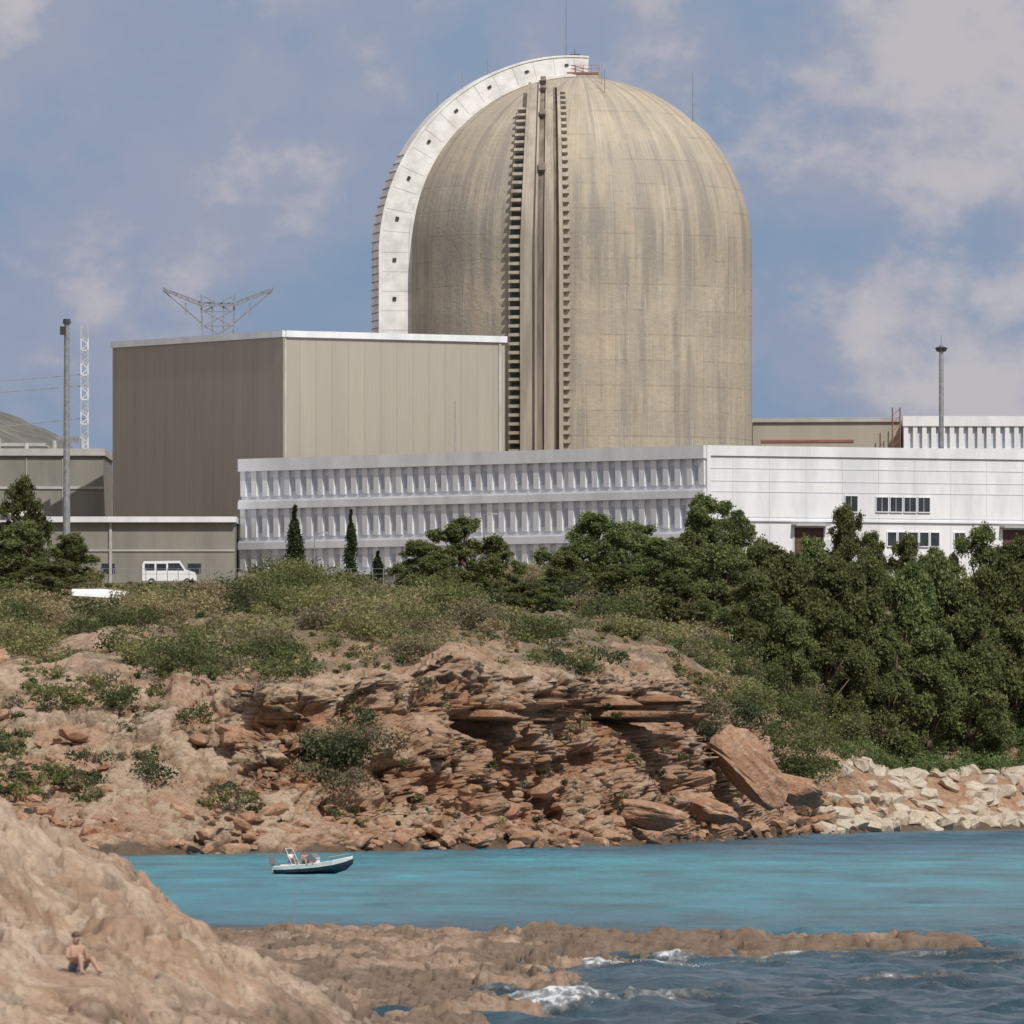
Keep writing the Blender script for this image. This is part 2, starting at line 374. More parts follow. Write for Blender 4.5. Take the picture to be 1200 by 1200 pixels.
md=sstep(.6,2.0,FZ)
a1,a2,aid=worley((FX+fbm(FX/1.5,FY/1.5,0*FX,3,5)*.9)/1.9,(FY+fbm(FX/1.5,FY/1.5,0*FX+5,3,7)*.9)/2.1,0*FZ,205)
b1,b2,bid=worley((FX+fbm(FX/.6,FY/.6,0*FX,3,6)*.35)/.6,(FY+fbm(FX/.6,FY/.6,0*FX+3,3,16)*.35)/.7,0*FZ,215)
rf1,rf2,rfid=worley((FX+fbm(FX/1.5,FY/3,0*FX,3,8)*.7)/1.4,FY/2.6,0*FZ,206)
ac=1-sstep(0,.09,a2-a1); bc=1-sstep(0,.10,b2-b1)
rc=1-sstep(0,.12,rf2-rf1)
pn=fbm(FX/.26,FY/.36,0*FX,2,219); pit=sstep(.4,.7,pn)
ledge=fbm(FX/4,FY/3,0*FX,3,217)*1.2+FZ*1.5; ledge=(ledge-np.floor(ledge)); ledge=sstep(0,.25,ledge)-ledge-.35
fd=fbm(FX/3,FY/2.6,0*FZ,4,211)*.36+(aid-.5)*.36-ac*.20+(bid-.5)*.12-bc*.05+fbm(FX/.45,FY/.45,0*FX,4,221)*.06-pit*.08+ledge*.26
fd-=.9*np.exp(-((FX+8.7)/.7)**2-((FY-199)/2.5)**2)-.4*np.exp(-((FX+6.4)/.6)**2-((FY-199)/2)**2)
# small level shelf where somebody can sit
shelf=np.exp(-(((FX+8.05)/.9)**4)-((FY-189.0)/1.6)**4)
rd=fbm(FX/1.8,FY/5,0*FX,5,231)*.24+np.abs(fbm(FX/.8,FY/1.6,0*FX,3,241))*.20-.10+(rfid-.5)*.34-rc*.16+(bid-.5)*.12-bc*.05
inz=sstep(-25,-15,FX)*(1-sstep(18,25,FX))
FZ2=FZ+np.where(FZ>-1.2,1,.3)*(md*fd+(1-md)*rd*sstep(-1,0,SDN))*inz*sstep(150,172,FY)
shz=float(FZ2[np.argmin(abs(fyv-189.3)),np.argmin(abs(fx+8.05))])
FZ2=FZ2*(1-shelf*.9)+shz*shelf*.9
frontdip=np.exp(-(((FX+8.05)/1.0)**4)-((FY-186.0)/2.2)**4); FZ2=np.where(frontdip>.05,np.minimum(FZ2,FZ2*(1-frontdip)+(shz-.25)*frontdip),FZ2)
def fore_z(x,y):
    i=np.argmin(abs(fyv-y));j=np.argmin(abs(fx-x)); return float(FZ2[i,j])
lowz=1-sstep(1.2,3.0,FZ+fbm(FX/1.5,FY/3,0*FX,4,252)*1.0)
wet_shade_f=np.clip(lowz*.8+.25*ac*md+.3*rc*(1-md)+.12*bc+pit*.3+.25*md*sstep(.25,.6,fbm(FX/1.1,FY/1.3,0*FX,4,253)),0,1)  # wet low rock, plus shade of crevices and pits painted into the colour
wet_shade_f=np.clip(wet_shade_f-.5*sstep(.05,.5,fbm(FX/2.5,FY/8,0*FX,4,251))*(1-md)+.4*(1-sstep(.05,.3,FZ2)),0,1)
maskf=np.stack([0*FX.ravel(),(sstep(.6,.85,aid)*.5*md+.4*sstep(.1,.5,fbm(FX/1.5,FY/2,0*FX,4,259))*md).ravel(),wet_shade_f.ravel()],1)
me=mesh_np('shore_rock_shelf',np.stack([FX.ravel(),FY.ravel(),FZ2.ravel()],1),grid_faces(*FX.shape),[M['fore']],{'mask':maskf},smooth=True)
new_obj('rocky_shore',me)

# ------------------------------------------------------------------ sea
wxs=np.concatenate([-60-np.geomspace(1,6000,30)[::-1],np.arange(-60,-20,.9),np.arange(-20,22,.24),np.arange(22,75,.9),75+np.geomspace(1,6000,30)])
wys=np.concatenate([-100-np.geomspace(5,6000,12)[::-1],np.arange(-100,260,8),np.arange(260,440,.5),np.arange(440,1060,1.1),[1100,1300]])
WX,WY=np.meshgrid(wxs,wys)
WZ=np.zeros(WX.shape)
nearf=1-sstep(360,470,WY)
for i in range(34):
    L=1.3*1.10**i if i<26 else 14+i*.3
    th=math.radians(rng.normal(75,32)); k=2*math.pi/L
    A=.011*L*(.35 if L>5 else .8)
    A=A*(.36+1.1*nearf)
    ph=rng.uniform(0,6.28)
    s_=np.sin(k*(WX*math.cos(th)+WY*math.sin(th))+ph+fbm(WX/20,WY/30,0*WX,2,300+i)*1.5)
    WZ+=A*(s_ if L<3 else (1-np.abs(s_))*1.4-.5)
WZ*=.8
inw=sstep(-80,-60,WX)*(1-sstep(75,95,WX))*sstep(200,262,WY)*(1-sstep(1030,1060,WY))
WZ*=inw
_,WSD,WSDN=fore_base(WX,WY)
def gauss(cx,cy,rx,ry): return np.exp(-((WX-cx)/rx)**2-((WY-cy)/ry)**2)
brk=np.clip(.6+1.2*fbm(WX/.6,WY/3,0*WX,5,333),0,1.7)
surf=(1.4*gauss(1.8,301,2.4,11)+1.0*gauss(3.6,358,3.0,5)+.55*gauss(9.5,368,4,3)+.6*gauss(-3.0,296,.6,5)+.45*gauss(13,330,2.4,3)+.5*gauss(7.0,318,2.8,4)+.9*gauss(.9,335,1.0,8)+.5*gauss(4,286,3,4)+.4*gauss(15,345,3,3))*brk
WZ+=inw*np.minimum(surf,1.4)*.26
edge=np.exp(-((WSDN+.7)/.9)**2)*sstep(-2,2,WX)*(1-sstep(398,404,WY))*.6
crest=sstep(.12,.28,WZ)*nearf*sstep(-.05,.5,fbm(WX/6,WY/18,0*WX,3,344))*.65
kyw,_=keys(wxs); shore=kyw[1][None,:]+0*WX
cliffoam=np.exp(-((shore-1-WY)/3.5)**2)*.6*sstep(-.1,.4,fbm(WX/5,WY/8,0*WX,3,345))
foam=np.clip(surf*.65+edge+crest+cliffoam,0,1)
turq=np.array([.020,.205,.265]);teal=np.array([.013,.125,.17]);deep=np.array([.018,.060,.085]);blue=np.array([.032,.12,.20])
nn=fbm(WX/14,WY/45,0*WX,4,355)*40
yy=WY+nn
def mixn(a,b,t): return a*(1-t[...,None])+b*t[...,None]
C=mixn(deep+0*WX[...,None],teal,sstep(388,430,yy))
C=mixn(C,turq,sstep(445,560,yy+WX*-1.5))
C=mixn(C,blue,sstep(680,850,yy+WX*1.0)*.9)
C=C*(1+.30*fbm(WX/3,WY/20,0*WX,5,366)+.20*fbm(WX/25,WY/12,0*WX,4,367))[...,None]
wc=np.concatenate([C.reshape(-1,3),foam.reshape(-1,1)],1)
m,nt,b=nodes('sea_water')
at=nt.nodes.new('ShaderNodeAttribute');at.attribute_name='wcol'
fn=noise(nt,coords(nt,(1,.3,1)),2.2,9,.8)
fm=math_(nt,'ADD',at.outputs['Alpha'],math_(nt,'MULTIPLY',math_(nt,'SUBTRACT',fn,.5),2.3))
fm=ramp(nt,fm,.40,1.05)
col=mixc(nt,math_(nt,'MULTIPLY',fm,.9),at.outputs['Color'],(.70,.74,.76))
nt.links.new(col,b.inputs['Base Color'])
rg=nt.nodes.new('ShaderNodeMapRange'); rg.inputs[3].default_value=.22; rg.inputs[4].default_value=.8; nt.links.new(fm,rg.inputs[0]); nt.links.new(rg.outputs[0],b.inputs['Roughness'])
b.inputs['IOR'].default_value=1.33; b.inputs['Specular IOR Level'].default_value=.4
bump(nt,b,math_(nt,'ADD',noise(nt,coords(nt,(1,.6,1)),1.3,6,.6),math_(nt,'MULTIPLY',fm,.4)),1.0,.6)
me=mesh_np('sea',np.stack([WX.ravel(),WY.ravel(),WZ.ravel()],1),grid_faces(*WX.shape),[m],{'wcol':wc},smooth=True)
new_obj('sea',me)

# fine wave spray along the breaking edge
r=np.random.default_rng(5); sp=[]
for cx,cy,rx,ry,hh,n,zb in ((1.4,300,2.0,4,.50,2600,.15),(-3.2,297,.35,1.5,.40,500,.2),(3.6,357,2.2,3,.30,1100,.12)):
    x=cx+r.normal(size=n)*rx*.6; y=cy+r.normal(size=n)*ry*.5
    lobes=.25+.75*np.clip(vnoise(x/.3,y*0,0*x,61)*.8+.5,0,1)
    z=zb+hh*lobes*r.random(n)**2.2*np.exp(-((x-cx)/rx)**2)
    sp.append(np.stack([x,y,z],1))
sp=np.vstack(sp); n=len(sp); s=(.012+.028*r.random(n)**3)[:,None,None]
v=(sp[:,None,:]+r.normal(size=(n,4,3))*s*.8).reshape(-1,3)
f0=np.arange(n)[:,None]*4; f=np.concatenate([f0+[0,1,2],f0+[0,2,3],f0+[0,3,1],f0+[1,3,2]],0)
new_obj('wave_spray',mesh_np('wave_spray',v,f,[simple('sea_foam',(.78,.80,.82),(.7,.73,.76),2,.8)]))

# ------------------------------------------------------------------ rocks as hulls
def hull_rocks(name,items,mat,npt=16):
    vs=[];fs=[]
    for (p,s,ang,tilt) in items:
        bm=bmesh.new()
        for i in range(npt):
            d=Vector((random.gauss(0,1),random.gauss(0,1),random.gauss(0,1))).normalized()
            mx=max(abs(d.x),abs(d.y),abs(d.z)); d=d*(.55+.45/mx*.8)*random.uniform(.85,1)
            bm.verts.new((d.x*s[0]/2,d.y*s[1]/2,d.z*s[2]/2))
        bmesh.ops.convex_hull(bm,input=bm.verts)
        bad=[v for v in bm.verts if not v.link_faces]
        bmesh.ops.delete(bm,geom=bad,context='VERTS')
        R=Matrix.Translation(Vector(p))@Matrix.Rotation(ang,4,'Z')@Matrix.Rotation(tilt,4,'Y')
        bm.transform(R); bm.verts.index_update()
        o=len(vs); vs+=[v.co[:] for v in bm.verts]; fs+=[tuple(v.index+o for v in f.verts) for f in bm.faces]
        bm.free()
    me=bpy.data.meshes.new(name); me.from_pydata(vs,[],fs); me.materials.append(mat); me.update()
    return new_obj(name,me)
def boulder_mesh(name,loc,size,rz,tilt,seed,mat):
    bm=bmesh.new(); bmesh.ops.create_icosphere(bm,subdivisions=5,radius=1)
    P=np.array([v.co[:] for v in bm.verts])
    r_=np.random.default_rng(seed)
    for k in range(15):
        n_=r_.normal(size=3); n_/=np.linalg.norm(n_); dd=r_.uniform(.5,.82)
        ex=P@n_-dd; P=P-np.where(ex>0,ex,0)[:,None]*n_*.98
    dn=fbm(P[:,0]*2,P[:,1]*2,P[:,2]*2,6,seed)*.07-np.clip(fbm(P[:,0]*1.5,P[:,1]*1.5,P[:,2]*7,3,seed+9),0,1)*.09
    P=P*(1+dn)[:,None]*np.array(size)/2
    for v_,p in zip(bm.verts,P): v_.co=p
    me=bpy.data.meshes.new(name); bm.to_mesh(me); bm.free(); me.materials.append(mat)
    o=new_obj(name,me,None,loc); o.rotation_euler=(0,tilt,rz); return o
items=[]
for i in range(330):
    x=random.uniform(27.5,72); ky_,kz_=keys(x); f=random.uniform(.9,5.1)
    if x<31 and f>3: continue
    y=np.interp(f,range(len(ky_)),ky_); z=np.interp(f,range(len(kz_)),kz_)
    s=random.uniform(1.2,2.7)
    items.append(((x,y,z+.15),(s*1.3,s,s*.72),random.uniform(0,3),random.uniform(-.35,.35)))
hull_rocks('riprap_rocks',items,M['rip'],20)
items=[]
for i in range(420):
    x=random.uniform(-44,30); ky_,kz_=keys(x)
    f=random.choice([random.uniform(.8,2.6),random.uniform(.8,3.0),random.uniform(.9,1.8)])
    if x<-20 and random.random()<.5: f=random.uniform(1,5.5)
    y=np.interp(f,range(len(ky_)),ky_); z=np.interp(f,range(len(kz_)),kz_)
    s=random.choice([random.uniform(.4,1.0),random.uniform(.5,1.3),random.uniform(.9,2.4)])
    items.append(((x,y-.3,z+.15*s),(s*1.4,s,s*.6),random.uniform(0,3),random.uniform(-.4,.4)))
hull_rocks('fallen_rocks',items,M['boulder'],26)
boulder_mesh('boulder',(20.4,877,6.2),(9.5,5,6.2),.25,.65,3,M['boulder'])
boulder_mesh('boulder',(25.0,900,4.3),(6.5,5,4.2),.4,.3,4,M['boulder'])
boulder_mesh('boulder',(11,827,2.2),(8.0,5,3.2),.1,.15,5,M['boulder'])
boulder_mesh('boulder',(-9,784,2.2),(5.0,4,2.8),.5,-.1,6,M['boulder'])
boulder_mesh('boulder',(16.2,858,2.6),(6.0,4,3.4),-.3,.3,8,M['boulder'])

# ------------------------------------------------------------------ foliage
def leaves(cent,rad,cnt,size,cols,squash=1.,seed=0,up=.35,shell=.5):
    r=np.random.default_rng(seed)
    idx=np.repeat(np.arange(len(cent)),cnt); n=len(idx)
    d=r.normal(size=(n,3)); d/=np.linalg.norm(d,axis=1)[:,None]
    d[:,2]=np.where((d[:,2]<-.3)&(r.random(n)<.6),-d[:,2],d[:,2])
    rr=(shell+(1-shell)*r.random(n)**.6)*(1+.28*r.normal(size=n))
    p=cent[idx]+d*(rad[idx]*rr)[:,None]*np.array([1,1,squash])
    a=r.normal(size=(n,3))+d*.9; a[:,2]+=up; a/=np.linalg.norm(a,axis=1)[:,None]
    t=r.normal(size=(n,3)); t-=a*(t*a).sum(1)[:,None]; t/=np.linalg.norm(t,axis=1)[:,None]+1e-9
    bvec=np.cross(a,t)
    s=(size*(.6+.8*r.random(n)))[:,None]
    v=np.stack([p-t*s*.45,p+t*s*.45,p+a*s*.35+bvec*s*.9],1).reshape(-1,3)
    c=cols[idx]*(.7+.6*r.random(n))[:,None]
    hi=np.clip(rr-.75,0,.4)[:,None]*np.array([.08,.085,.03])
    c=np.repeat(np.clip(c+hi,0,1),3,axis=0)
    f=np.arange(n*3).reshape(-1,3)
    return v,f,c
def pine_mesh(seed,h=9.,w=8.,low=.18,npuff=90,per=190):
    r=np.random.default_rng(seed)
    nb=r.integers(9,13); boughs=[]
    for i in range(nb):
        a=i*2.4+r.normal()*.5; u=(i+.5)/nb
        zz=low+(1-low)*u
        prof=math.sin(min(1,(1-u)*1.15+.10)*math.pi/2)**.9*(.72+.28*min(1,u*4))
        rr=w/2*prof*r.uniform(.35,.80)
        boughs.append((np.array((rr*math.cos(a),rr*math.sin(a),h*zz-.8)),w*.5*r.uniform(.34,.52)*(.6+.4*prof)))
    pts=[];rad=[];cols=[]
    for i in range(npuff):
        c,br=boughs[i%nb]
        d=r.normal(size=3); d/=np.linalg.norm(d); d[2]=abs(d[2])*.9-.2
        p=c+d*br*r.uniform(.5,1.15)*np.array([1,1,.85]); p[2]=min(p[2],h-.3)
        rd=r.uniform(.26,.62)*w/8
        pts.append(p); rad.append(rd)
        g=r.uniform(0,1); cols.append(np.array([.090,.120,.045])*(1-g)+np.array([.17,.195,.078])*g)
    pts=np.array(pts);rad=np.array(rad);cols=np.array(cols)
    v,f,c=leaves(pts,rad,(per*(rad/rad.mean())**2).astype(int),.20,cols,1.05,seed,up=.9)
    bb=B()
    tp=[Vector((0,0,-1))]
    for i in range(1,6): tp.append(Vector((r.normal()*.18*i,r.normal()*.18*i,h*.8*i/5)))
    for i in range(5): bb.tube(tp[i],tp[i+1],.26*(1-i*.16),.26*(1-(i+1)*.16),M['bark'],7)
    for (q,br) in boughs:
        q=Vector(q); k=max(1,min(4,int(q.z/h*5*.7))); bb.tube(tp[k],q,.11,.04,M['bark'],5)
        for _ in range(3):
            e=q+Vector((r.normal(),r.normal(),abs(r.normal())*.6))*br*.6; bb.tube(q,e,.04,.015,M['bark'],4)
    tv=np.array([tuple(p) for p in bb.v]); tf=[]
    for q in bb.f:
        for i in range(1,len(q)-1): tf.append((q[0],q[i],q[i+1]))
    tf=np.array(tf)+len(v)
    allv=np.vstack([v,tv]); allf=np.vstack([f,tf]); mi=np.concatenate([np.zeros(len(f),int),np.ones(len(tf),int)])
    cc=np.vstack([c,np.full((len(tv),3),.1)])
    return mesh_np('pine',allv,allf,[M['leaf'],M['bark']],{'leafcol':cc},matidx=mi)
PINES=[pine_mesh(s,9,8,lo,n) for s,lo,n in ((1,.13,150),(2,.22,130),(3,.10,160),(4,.16,145),(5,.34,105),(6,.12,165),(7,.15,150))]
def tree(name,me,x,y,h,w,rz=None,z=None,bh=9.,bw=8.):
    z=ground(x,y) if z is None else z
    o=new_obj(name,me,None,(x,y,z-.2)); o.scale=(w/bw,w/bw,h/bh); o.rotation_euler=(0,0,random.uniform(0,6.28) if rz is None else rz); return o
TR=[(-4.6,1000,30.4,9.0),(-9.0,1005,28.0,7.0),(-1.6,1008,28.4,6),(-6.8,985,26.4,6.5),
(8.2,992,30.4,10),(11.8,1000,29.6,8.4),(5.4,978,26.5,6.8),(1.2,962,23.0,5),(3.5,950,21.9,4.5),
(19.8,1035,33.3,7.8),(22.6,1030,31.4,6.6),(14.4,985,27.8,9),(20.2,978,27.0,9.4),(17.2,998,28.8,8.4),(10.5,962,25.0,7.8),(15.5,955,23.8,7.4),
(24.6,1002,28.2,8),(26.6,992,27.0,10),(29.6,1012,28.4,8),(22.8,965,24.2,8),(33.9,1036,32.4,6.8),(36.6,1034,29.8,5.6),
(31.5,1000,26.4,10),(34.2,1008,26.6,10.4),(38.5,1012,25.8,10.4),(39.9,1036,29.2,6.8),(43.0,1018,26.6,10),(42.5,1036,28.0,6.4),
(45.6,1016,23.4,10.8),(47.2,1038,30.2,8),(50.8,1038,29.0,9.4),(48.8,1026,26.8,9.4),(50.3,1023,20.7,10.4),(54.5,1030,24,10),(53.5,1042,28.4,8.4),
(36.5,998,19.6,9.8),(41,1004,19.0,9.8),(30.0,984,21.6,9.4),(45.2,1010,17.6,8.8),(26.0,968,20.8,7.8),(33.4,990,17.4,7.8),
(58.5,1040,27,9),(62,1046,28,10),(68,1052,29,9),(57,1032,20,9),
(-46.3,1010,25.9,7.6),(-48.8,1020,30.2,8),(-43.9,1022,29.0,6.4),(-53,1020,29,8),(-44.0,968,21.9,5.5),(-50.0,975,24.0,6),
(-60,1010,27,8),(-66,1020,29,9)]
for i,(x,y,zt,w) in enumerate(TR):
    tree('pine_tree',PINES[i%7],x,y,max(3.0,zt-ground(x,y)+.5),w)
tree('pine_tree',PINES[4],-52.0,1085,11.6,7.0,z=25.3)
def cyp_mesh(seed,h=8.,w=2.):
    r=np.random.default_rng(seed); n=46
    u=np.linspace(.06,1,n); rad=w/2*np.sin(np.clip(u*1.05+.12,0,1)**.8*math.pi)**.55*.62+.08
    a=r.uniform(0,6.28,n); off=rad*.55
    pts=np.stack([off*np.cos(a),off*np.sin(a),u*h-.2],1)
    cols=np.tile(np.array([.032,.050,.024]),(n,1))*r.uniform(.7,1.3,(n,1))
    v,f,c=leaves(pts,rad*.75,np.full(n,170),.2,cols,1.6,seed)
    return mesh_np('cypress',v,f,[M['leaf']],{'leafcol':c})
CY=[cyp_mesh(11),cyp_mesh(12)]
for x,y,h,w,k in ((-22.4,1055,8.3,2.3,0),(-16.7,1060,7.9,1.7,1),(-13.9,1060,3.6,1.7,0)):
    e=new_obj('cypress_tree',CY[k],None,(x,y,ground(x,y)-.1)); e.scale=(w/2,w/2,h/8); e.rotation_euler=(0,0,random.random()*6)
    bb=B(); bb.tube((0,0,-.3),(0,0,5),.12,.03,M['bark'],6); bb.obj('trunk',e)

cs=[];rs=[];cc=[]
pal=[np.array(c) for c in ((.080,.095,.038),(.12,.13,.052),(.17,.165,.075),(.16,.135,.09),(.058,.07,.036),(.25,.20,.12))]
def addbush(x,y,r,z=None,c=None,k=None):
    if -41.5<x<-30.5 and 985<y and z is None: r=min(r,.45)
    if -44<x<-35 and 960<y<986 and z is None: r=min(r,.35)
    z=ground(x,y) if z is None else z
    c=pal[random.choices(range(6),[4,4,3,4,3,4])[0]] if c is None else c
    k=max(3,int(r*3.2)) if k is None else k
    for j in range(k):
        cs.append((x+random.gauss(0,r*.5),y+random.gauss(0,r*.5),z+r*.2+random.uniform(0,r*.45))); rs.append(r*random.uniform(.35,.65)); cc.append(c*random.uniform(.8,1.2))
for i in range(1250):
    x=random.uniform(-52,34); ky_,_z=keys(x)
    y=random.uniform(ky_[5]+3,1044)
    front=y<ky_[6]+45
    dens=fbm(np.array([x/5.]),np.array([y/16]),np.array([0.]),3,77)[0]
    if dens<(.12 if front else -.12): continue
    r=random.choice([random.uniform(.5,1.0),random.uniform(.8,1.6),random.uniform(1.4,3.0)])
    addbush(x,y,r)
for i in range(900):
    x=random.uniform(-52,30); ky_,_z=keys(x)
    y=random.uniform(ky_[5]+2,1030); addbush(x,y,random.uniform(.2,.6),None,pal[random.choice([3,5,5,2,1])],2)
for i in range(110):
    x=random.uniform(-20,24); ky_,kz_=keys(x); f=random.uniform(5.0,6.0)
    if vnoise(np.array([x/3.]),np.array([3.]),np.array([0.]),79)[0]<-.1: continue
    addbush(x,np.interp(f,range(len(ky_)),ky_),random.uniform(.4,1.3),np.interp(f,range(len(kz_)),kz_)+.2)
for i in range(420):
    x=random.uniform(-46,-19); ky_,kz_=keys(x); f=random.uniform(2.2,5.6)
    y=np.interp(f,range(len(ky_)),ky_)
    if vnoise(np.array([x/3.5]),np.array([f*1.5]),np.array([0.]),78)[0]<.0: continue
    addbush(x,y-.3,random.uniform(.25,1.0),np.interp(f,range(len(kz_)),kz_)+.1)
for i in range(80):
    x=random.uniform(-18,22); ky_,kz_=keys(x); f=random.uniform(1.6,4.6)
    addbush(x,np.interp(f,range(len(ky_)),ky_)-1.0,random.uniform(.2,.6),np.interp(f,range(len(kz_)),kz_)+.2,pal[random.choice([1,3,4,5])])
for i in range(420):
    x=random.uniform(31,66); ky_,kz_=keys(x); f=random.uniform(4.7,7.2)
    y=np.interp(f,range(len(ky_)),ky_)
    addbush(x,y,random.uniform(.7,1.7),np.interp(f,range(len(kz_)),kz_)+.1,np.array((.11,.145,.058))*random.uniform(.8,1.3))
for (x,y,z,r,c) in [(-13.6,791,10.6,2.1,1),(-12.0,788,9.2,1.8,4),(-14.6,782,7.2,2.4,3),(-12.6,780,6.2,2.9,4),(-11.0,781,7.8,2.1,3),(-15.4,779,5.4,1.8,3),(-12.5,778,4.4,2.0,3),(-14,779,3.2,1.4,3),
        (19.0,883,9.6,2.4,4),(18.0,879,8.4,1.9,4),(17.2,874,10.4,1.8,3),(21,890,10.8,2.4,1),(26.0,925,6.9,2.5,1),(26.8,925,4.8,2.6,1),(25.4,925,5.2,2.2,0),(23.2,901,8.7,1.9,0),
        (8.5,840,14.6,1.4,4),(2,828,14.6,1.3,1),(-27,771,5.2,1.7,4),(-32,769,6.6,1.5,4),(-20,764,3.0,1.1,3),(-7,796,12.4,.9,3),(28.5,944,7.8,2.3,0),(30.4,956,8.7,2.5,1),(29,940,5.2,1.9,0),(-24,786,9.5,1.8,0),(-30,796,11,2.2,0),(-36,798,11.2,2.0,1)]:
    addbush(x,y,r,z,pal[c])
cs=np.array(cs);rs=np.array(rs);cc=np.array(cc)
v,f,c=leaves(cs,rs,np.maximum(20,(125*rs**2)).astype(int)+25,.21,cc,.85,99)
new_obj('scrub_foliage',mesh_np('scrub_foliage',v,f,[M['leaf']],{'leafcol':c}))
print('scrub tris',len(f))

# ------------------------------------------------------------------ containment dome
DC=(7.7,1190.); R=20.2; ZS=65.9
dome=empty('reactor_containment_dome',(DC[0],DC[1],0))
prof=[(R,20)]+[(R,z) for z in (30,40,50,60)]
for i in range(0,61):
    e=math.radians(90*i/60); rr=R-(.16 if e>math.radians(44) else 0); prof.append((max(.01,rr*math.cos(e)),ZS+rr*math.sin(e)))
prof=[(a,b) for a,b in prof if b<ZS+R*math.sin(math.radians(84))]
prof+= [(R*.07,ZS+R*.990),(.01,ZS+R*.991)]
ns=160
co=[]
for r_,z_ in prof:
    for i in range(ns):
        t=2*math.pi*i/ns; co.append((r_*math.cos(t),r_*math.sin(t),z_))
fs=[]
for j in range(len(prof)-1):
    for i in range(ns): fs.append((j*ns+i,j*ns+(i+1)%ns,(j+1)*ns+(i+1)%ns,(j+1)*ns+i))
new_obj('shell',mesh_np('dome_shell',co,fs,[M['dome']],smooth=True),dome)
U0=ZS-24; EMAX=math.radians(63); UM=U0+R*EMAX
def front(u,off,h):
    if u<U0: e=0;z=24+u;k=1
    else: e=(u-U0)/R; z=ZS+R*math.sin(e); k=1-.27*(e/EMAX)
    x=-4.3+.35*(e/EMAX)+off*k; rr=R*math.cos(e)
    y=-math.sqrt(max(.1,rr*rr-x*x)); n=Vector((x,y,R*math.sin(e) if e>0 else 0)).normalized()
    return Vector((x,y,z))+n*h
def sweep(bb,fn,us,o0,o1,h0,h1,m):
    vs=[]
    for u in us: vs+=[fn(u,o0,h0),fn(u,o1,h0),fn(u,o1,h1),fn(u,o0,h1)]
    fs=[(0,1,2,3)]+[tuple(4*(len(us)-1)+i for i in (3,2,1,0))]
    for j in range(len(us)-1):
        for i in range(4): fs.append((4*j+i,4*(j+1)+i,4*(j+1)+(i+1)%4,4*j+(i+1)%4))
    bb.add(vs,fs,m)
us=list(np.linspace(0,U0,8))+list(np.linspace(U0,UM,30))[1:]
usL=[u for u in us if u<UM-4.5]
bb=B()
sweep(bb,front,us,-2.05,1.5,-.5,.95,M['beam'])
sweep(bb,front,us,-2.1,-1.8,.95,1.15,M['beam'])
sweep(bb,front,us,-.50,-.28,.95,1.3,M['beam'])
sweep(bb,front,us,-.27,.5,.95,1.0,M['stain_shade'])
sweep(bb,front,us,.52,.7,.95,1.3,M['beam'])
sweep(bb,front,us,1.52,2.1,-.5,.35,M['stain_shade'])
sweep(bb,front,us,2.1,2.5,-.5,.95,M['beam'])
sweep(bb,front,usL,-3.5,-2.05,-.5,.2,M['stain_shade'])  # dark slab behind the ledges, shade of the anchor pockets put into its colour
sweep(bb,front,usL,-3.6,-3.48,-.5,.4,M['beam'])
bb.obj('front_buttress',dome)
bb=B(); u=.4; k=0
while u<UM-1.2:
    if u<UM-5:
        sweep(bb,front,[u,u+.36],-3.45,-2.1,.1,.95,M['beam'])
        sweep(bb,front,[u+.38,u+.80],-3.3,-2.25,.18,.35,M['dark'])  # dark strips between ledges, pocket shadow painted in as colour
    sweep(bb,front,[u,u+.40],2.52,3.25,-.2,.5,M['beam'])
    u+=1.02
for u,h in ((UM-.9,1.1),(UM-7.2,.8),(UM-14.5,.9),(UM-2.5,.5)):
    sweep(bb,front,[u,u+h],-.15,.6,1.0,1.7,M['stain_shade'])
bb.obj('tendon_anchors',dome)
aa=math.radians(11); rd=Vector((-math.cos(aa),-math.sin(aa),0)); sd_=Vector((math.sin(aa),-math.cos(aa),0))
EM2=math.radians(92)
def left(u,off,h):
    if u<U0: p=rd*(R+h)+Vector((0,0,24+u))
    else:
        e=(u-U0)/R; hh=h*(1-.42*max(0,e)/EM2) if h>0 else h
        p=(rd*math.cos(e)+Vector((0,0,1))*math.sin(e))*(R+hh)+Vector((0,0,ZS))
    return p+sd_*off
us2=list(np.linspace(0,U0,6))+list(np.linspace(U0,U0+R*EM2,48))[1:]
bb=B()
sweep(bb,left,us2,-2.4,2.3,-.6,3.75,M['whitepanel'])
sweep(bb,left,us2,2.3,2.42,3.45,3.8,M['whitepanel'])
sweep(bb,left,us2,2.3,2.40,-.2,.25,M['whitepanel'])
u=3
while u<us2[-1]:
    sweep(bb,left,[u,u+.04],2.3,2.32,.25,3.45,M['lgrey']); u+=2.25
u=4.2
while u<us2[-1]-1:
    sweep(bb,left,[u,u+.40],2.3,2.46,1.75,2.15,M['dark']); u+=4.5
u=10
while u<U0+10:
    sweep(bb,left,[u,u+.06],-2.4,2.2,3.75,3.85,M['rust']); u+=.9
bb.obj('white_arch_buttress',dome)
bb=B()
bb.prism([(-4,-2.5),(2.6,-2.5),(2.6,2.5),(-4,2.5)],ZS+R-.6,ZS+R+.1,M['beam'])
bb.prism([(-4,-2.6),(2.4,-2.6),(2.4,2.4),(-4,2.4)],ZS+R+.1,ZS+R+.3,M['rust'])
for x in np.arange(-3.9,2.6,.9): bb.tube((x,-2.5,ZS+R+.3),(x,-2.5,ZS+R+1.1),.04,.04,M['rust'],4)
for z in (.7,1.1): bb.tube((-3.9,-2.5,ZS+R+z),(2.5,-2.5,ZS+R+z),.035,.035,M['rust'],4)
bb.tube((-1.4,0,ZS+R),(-1.4,0,ZS+R+9.5),.09,.03,M['steel'],6)
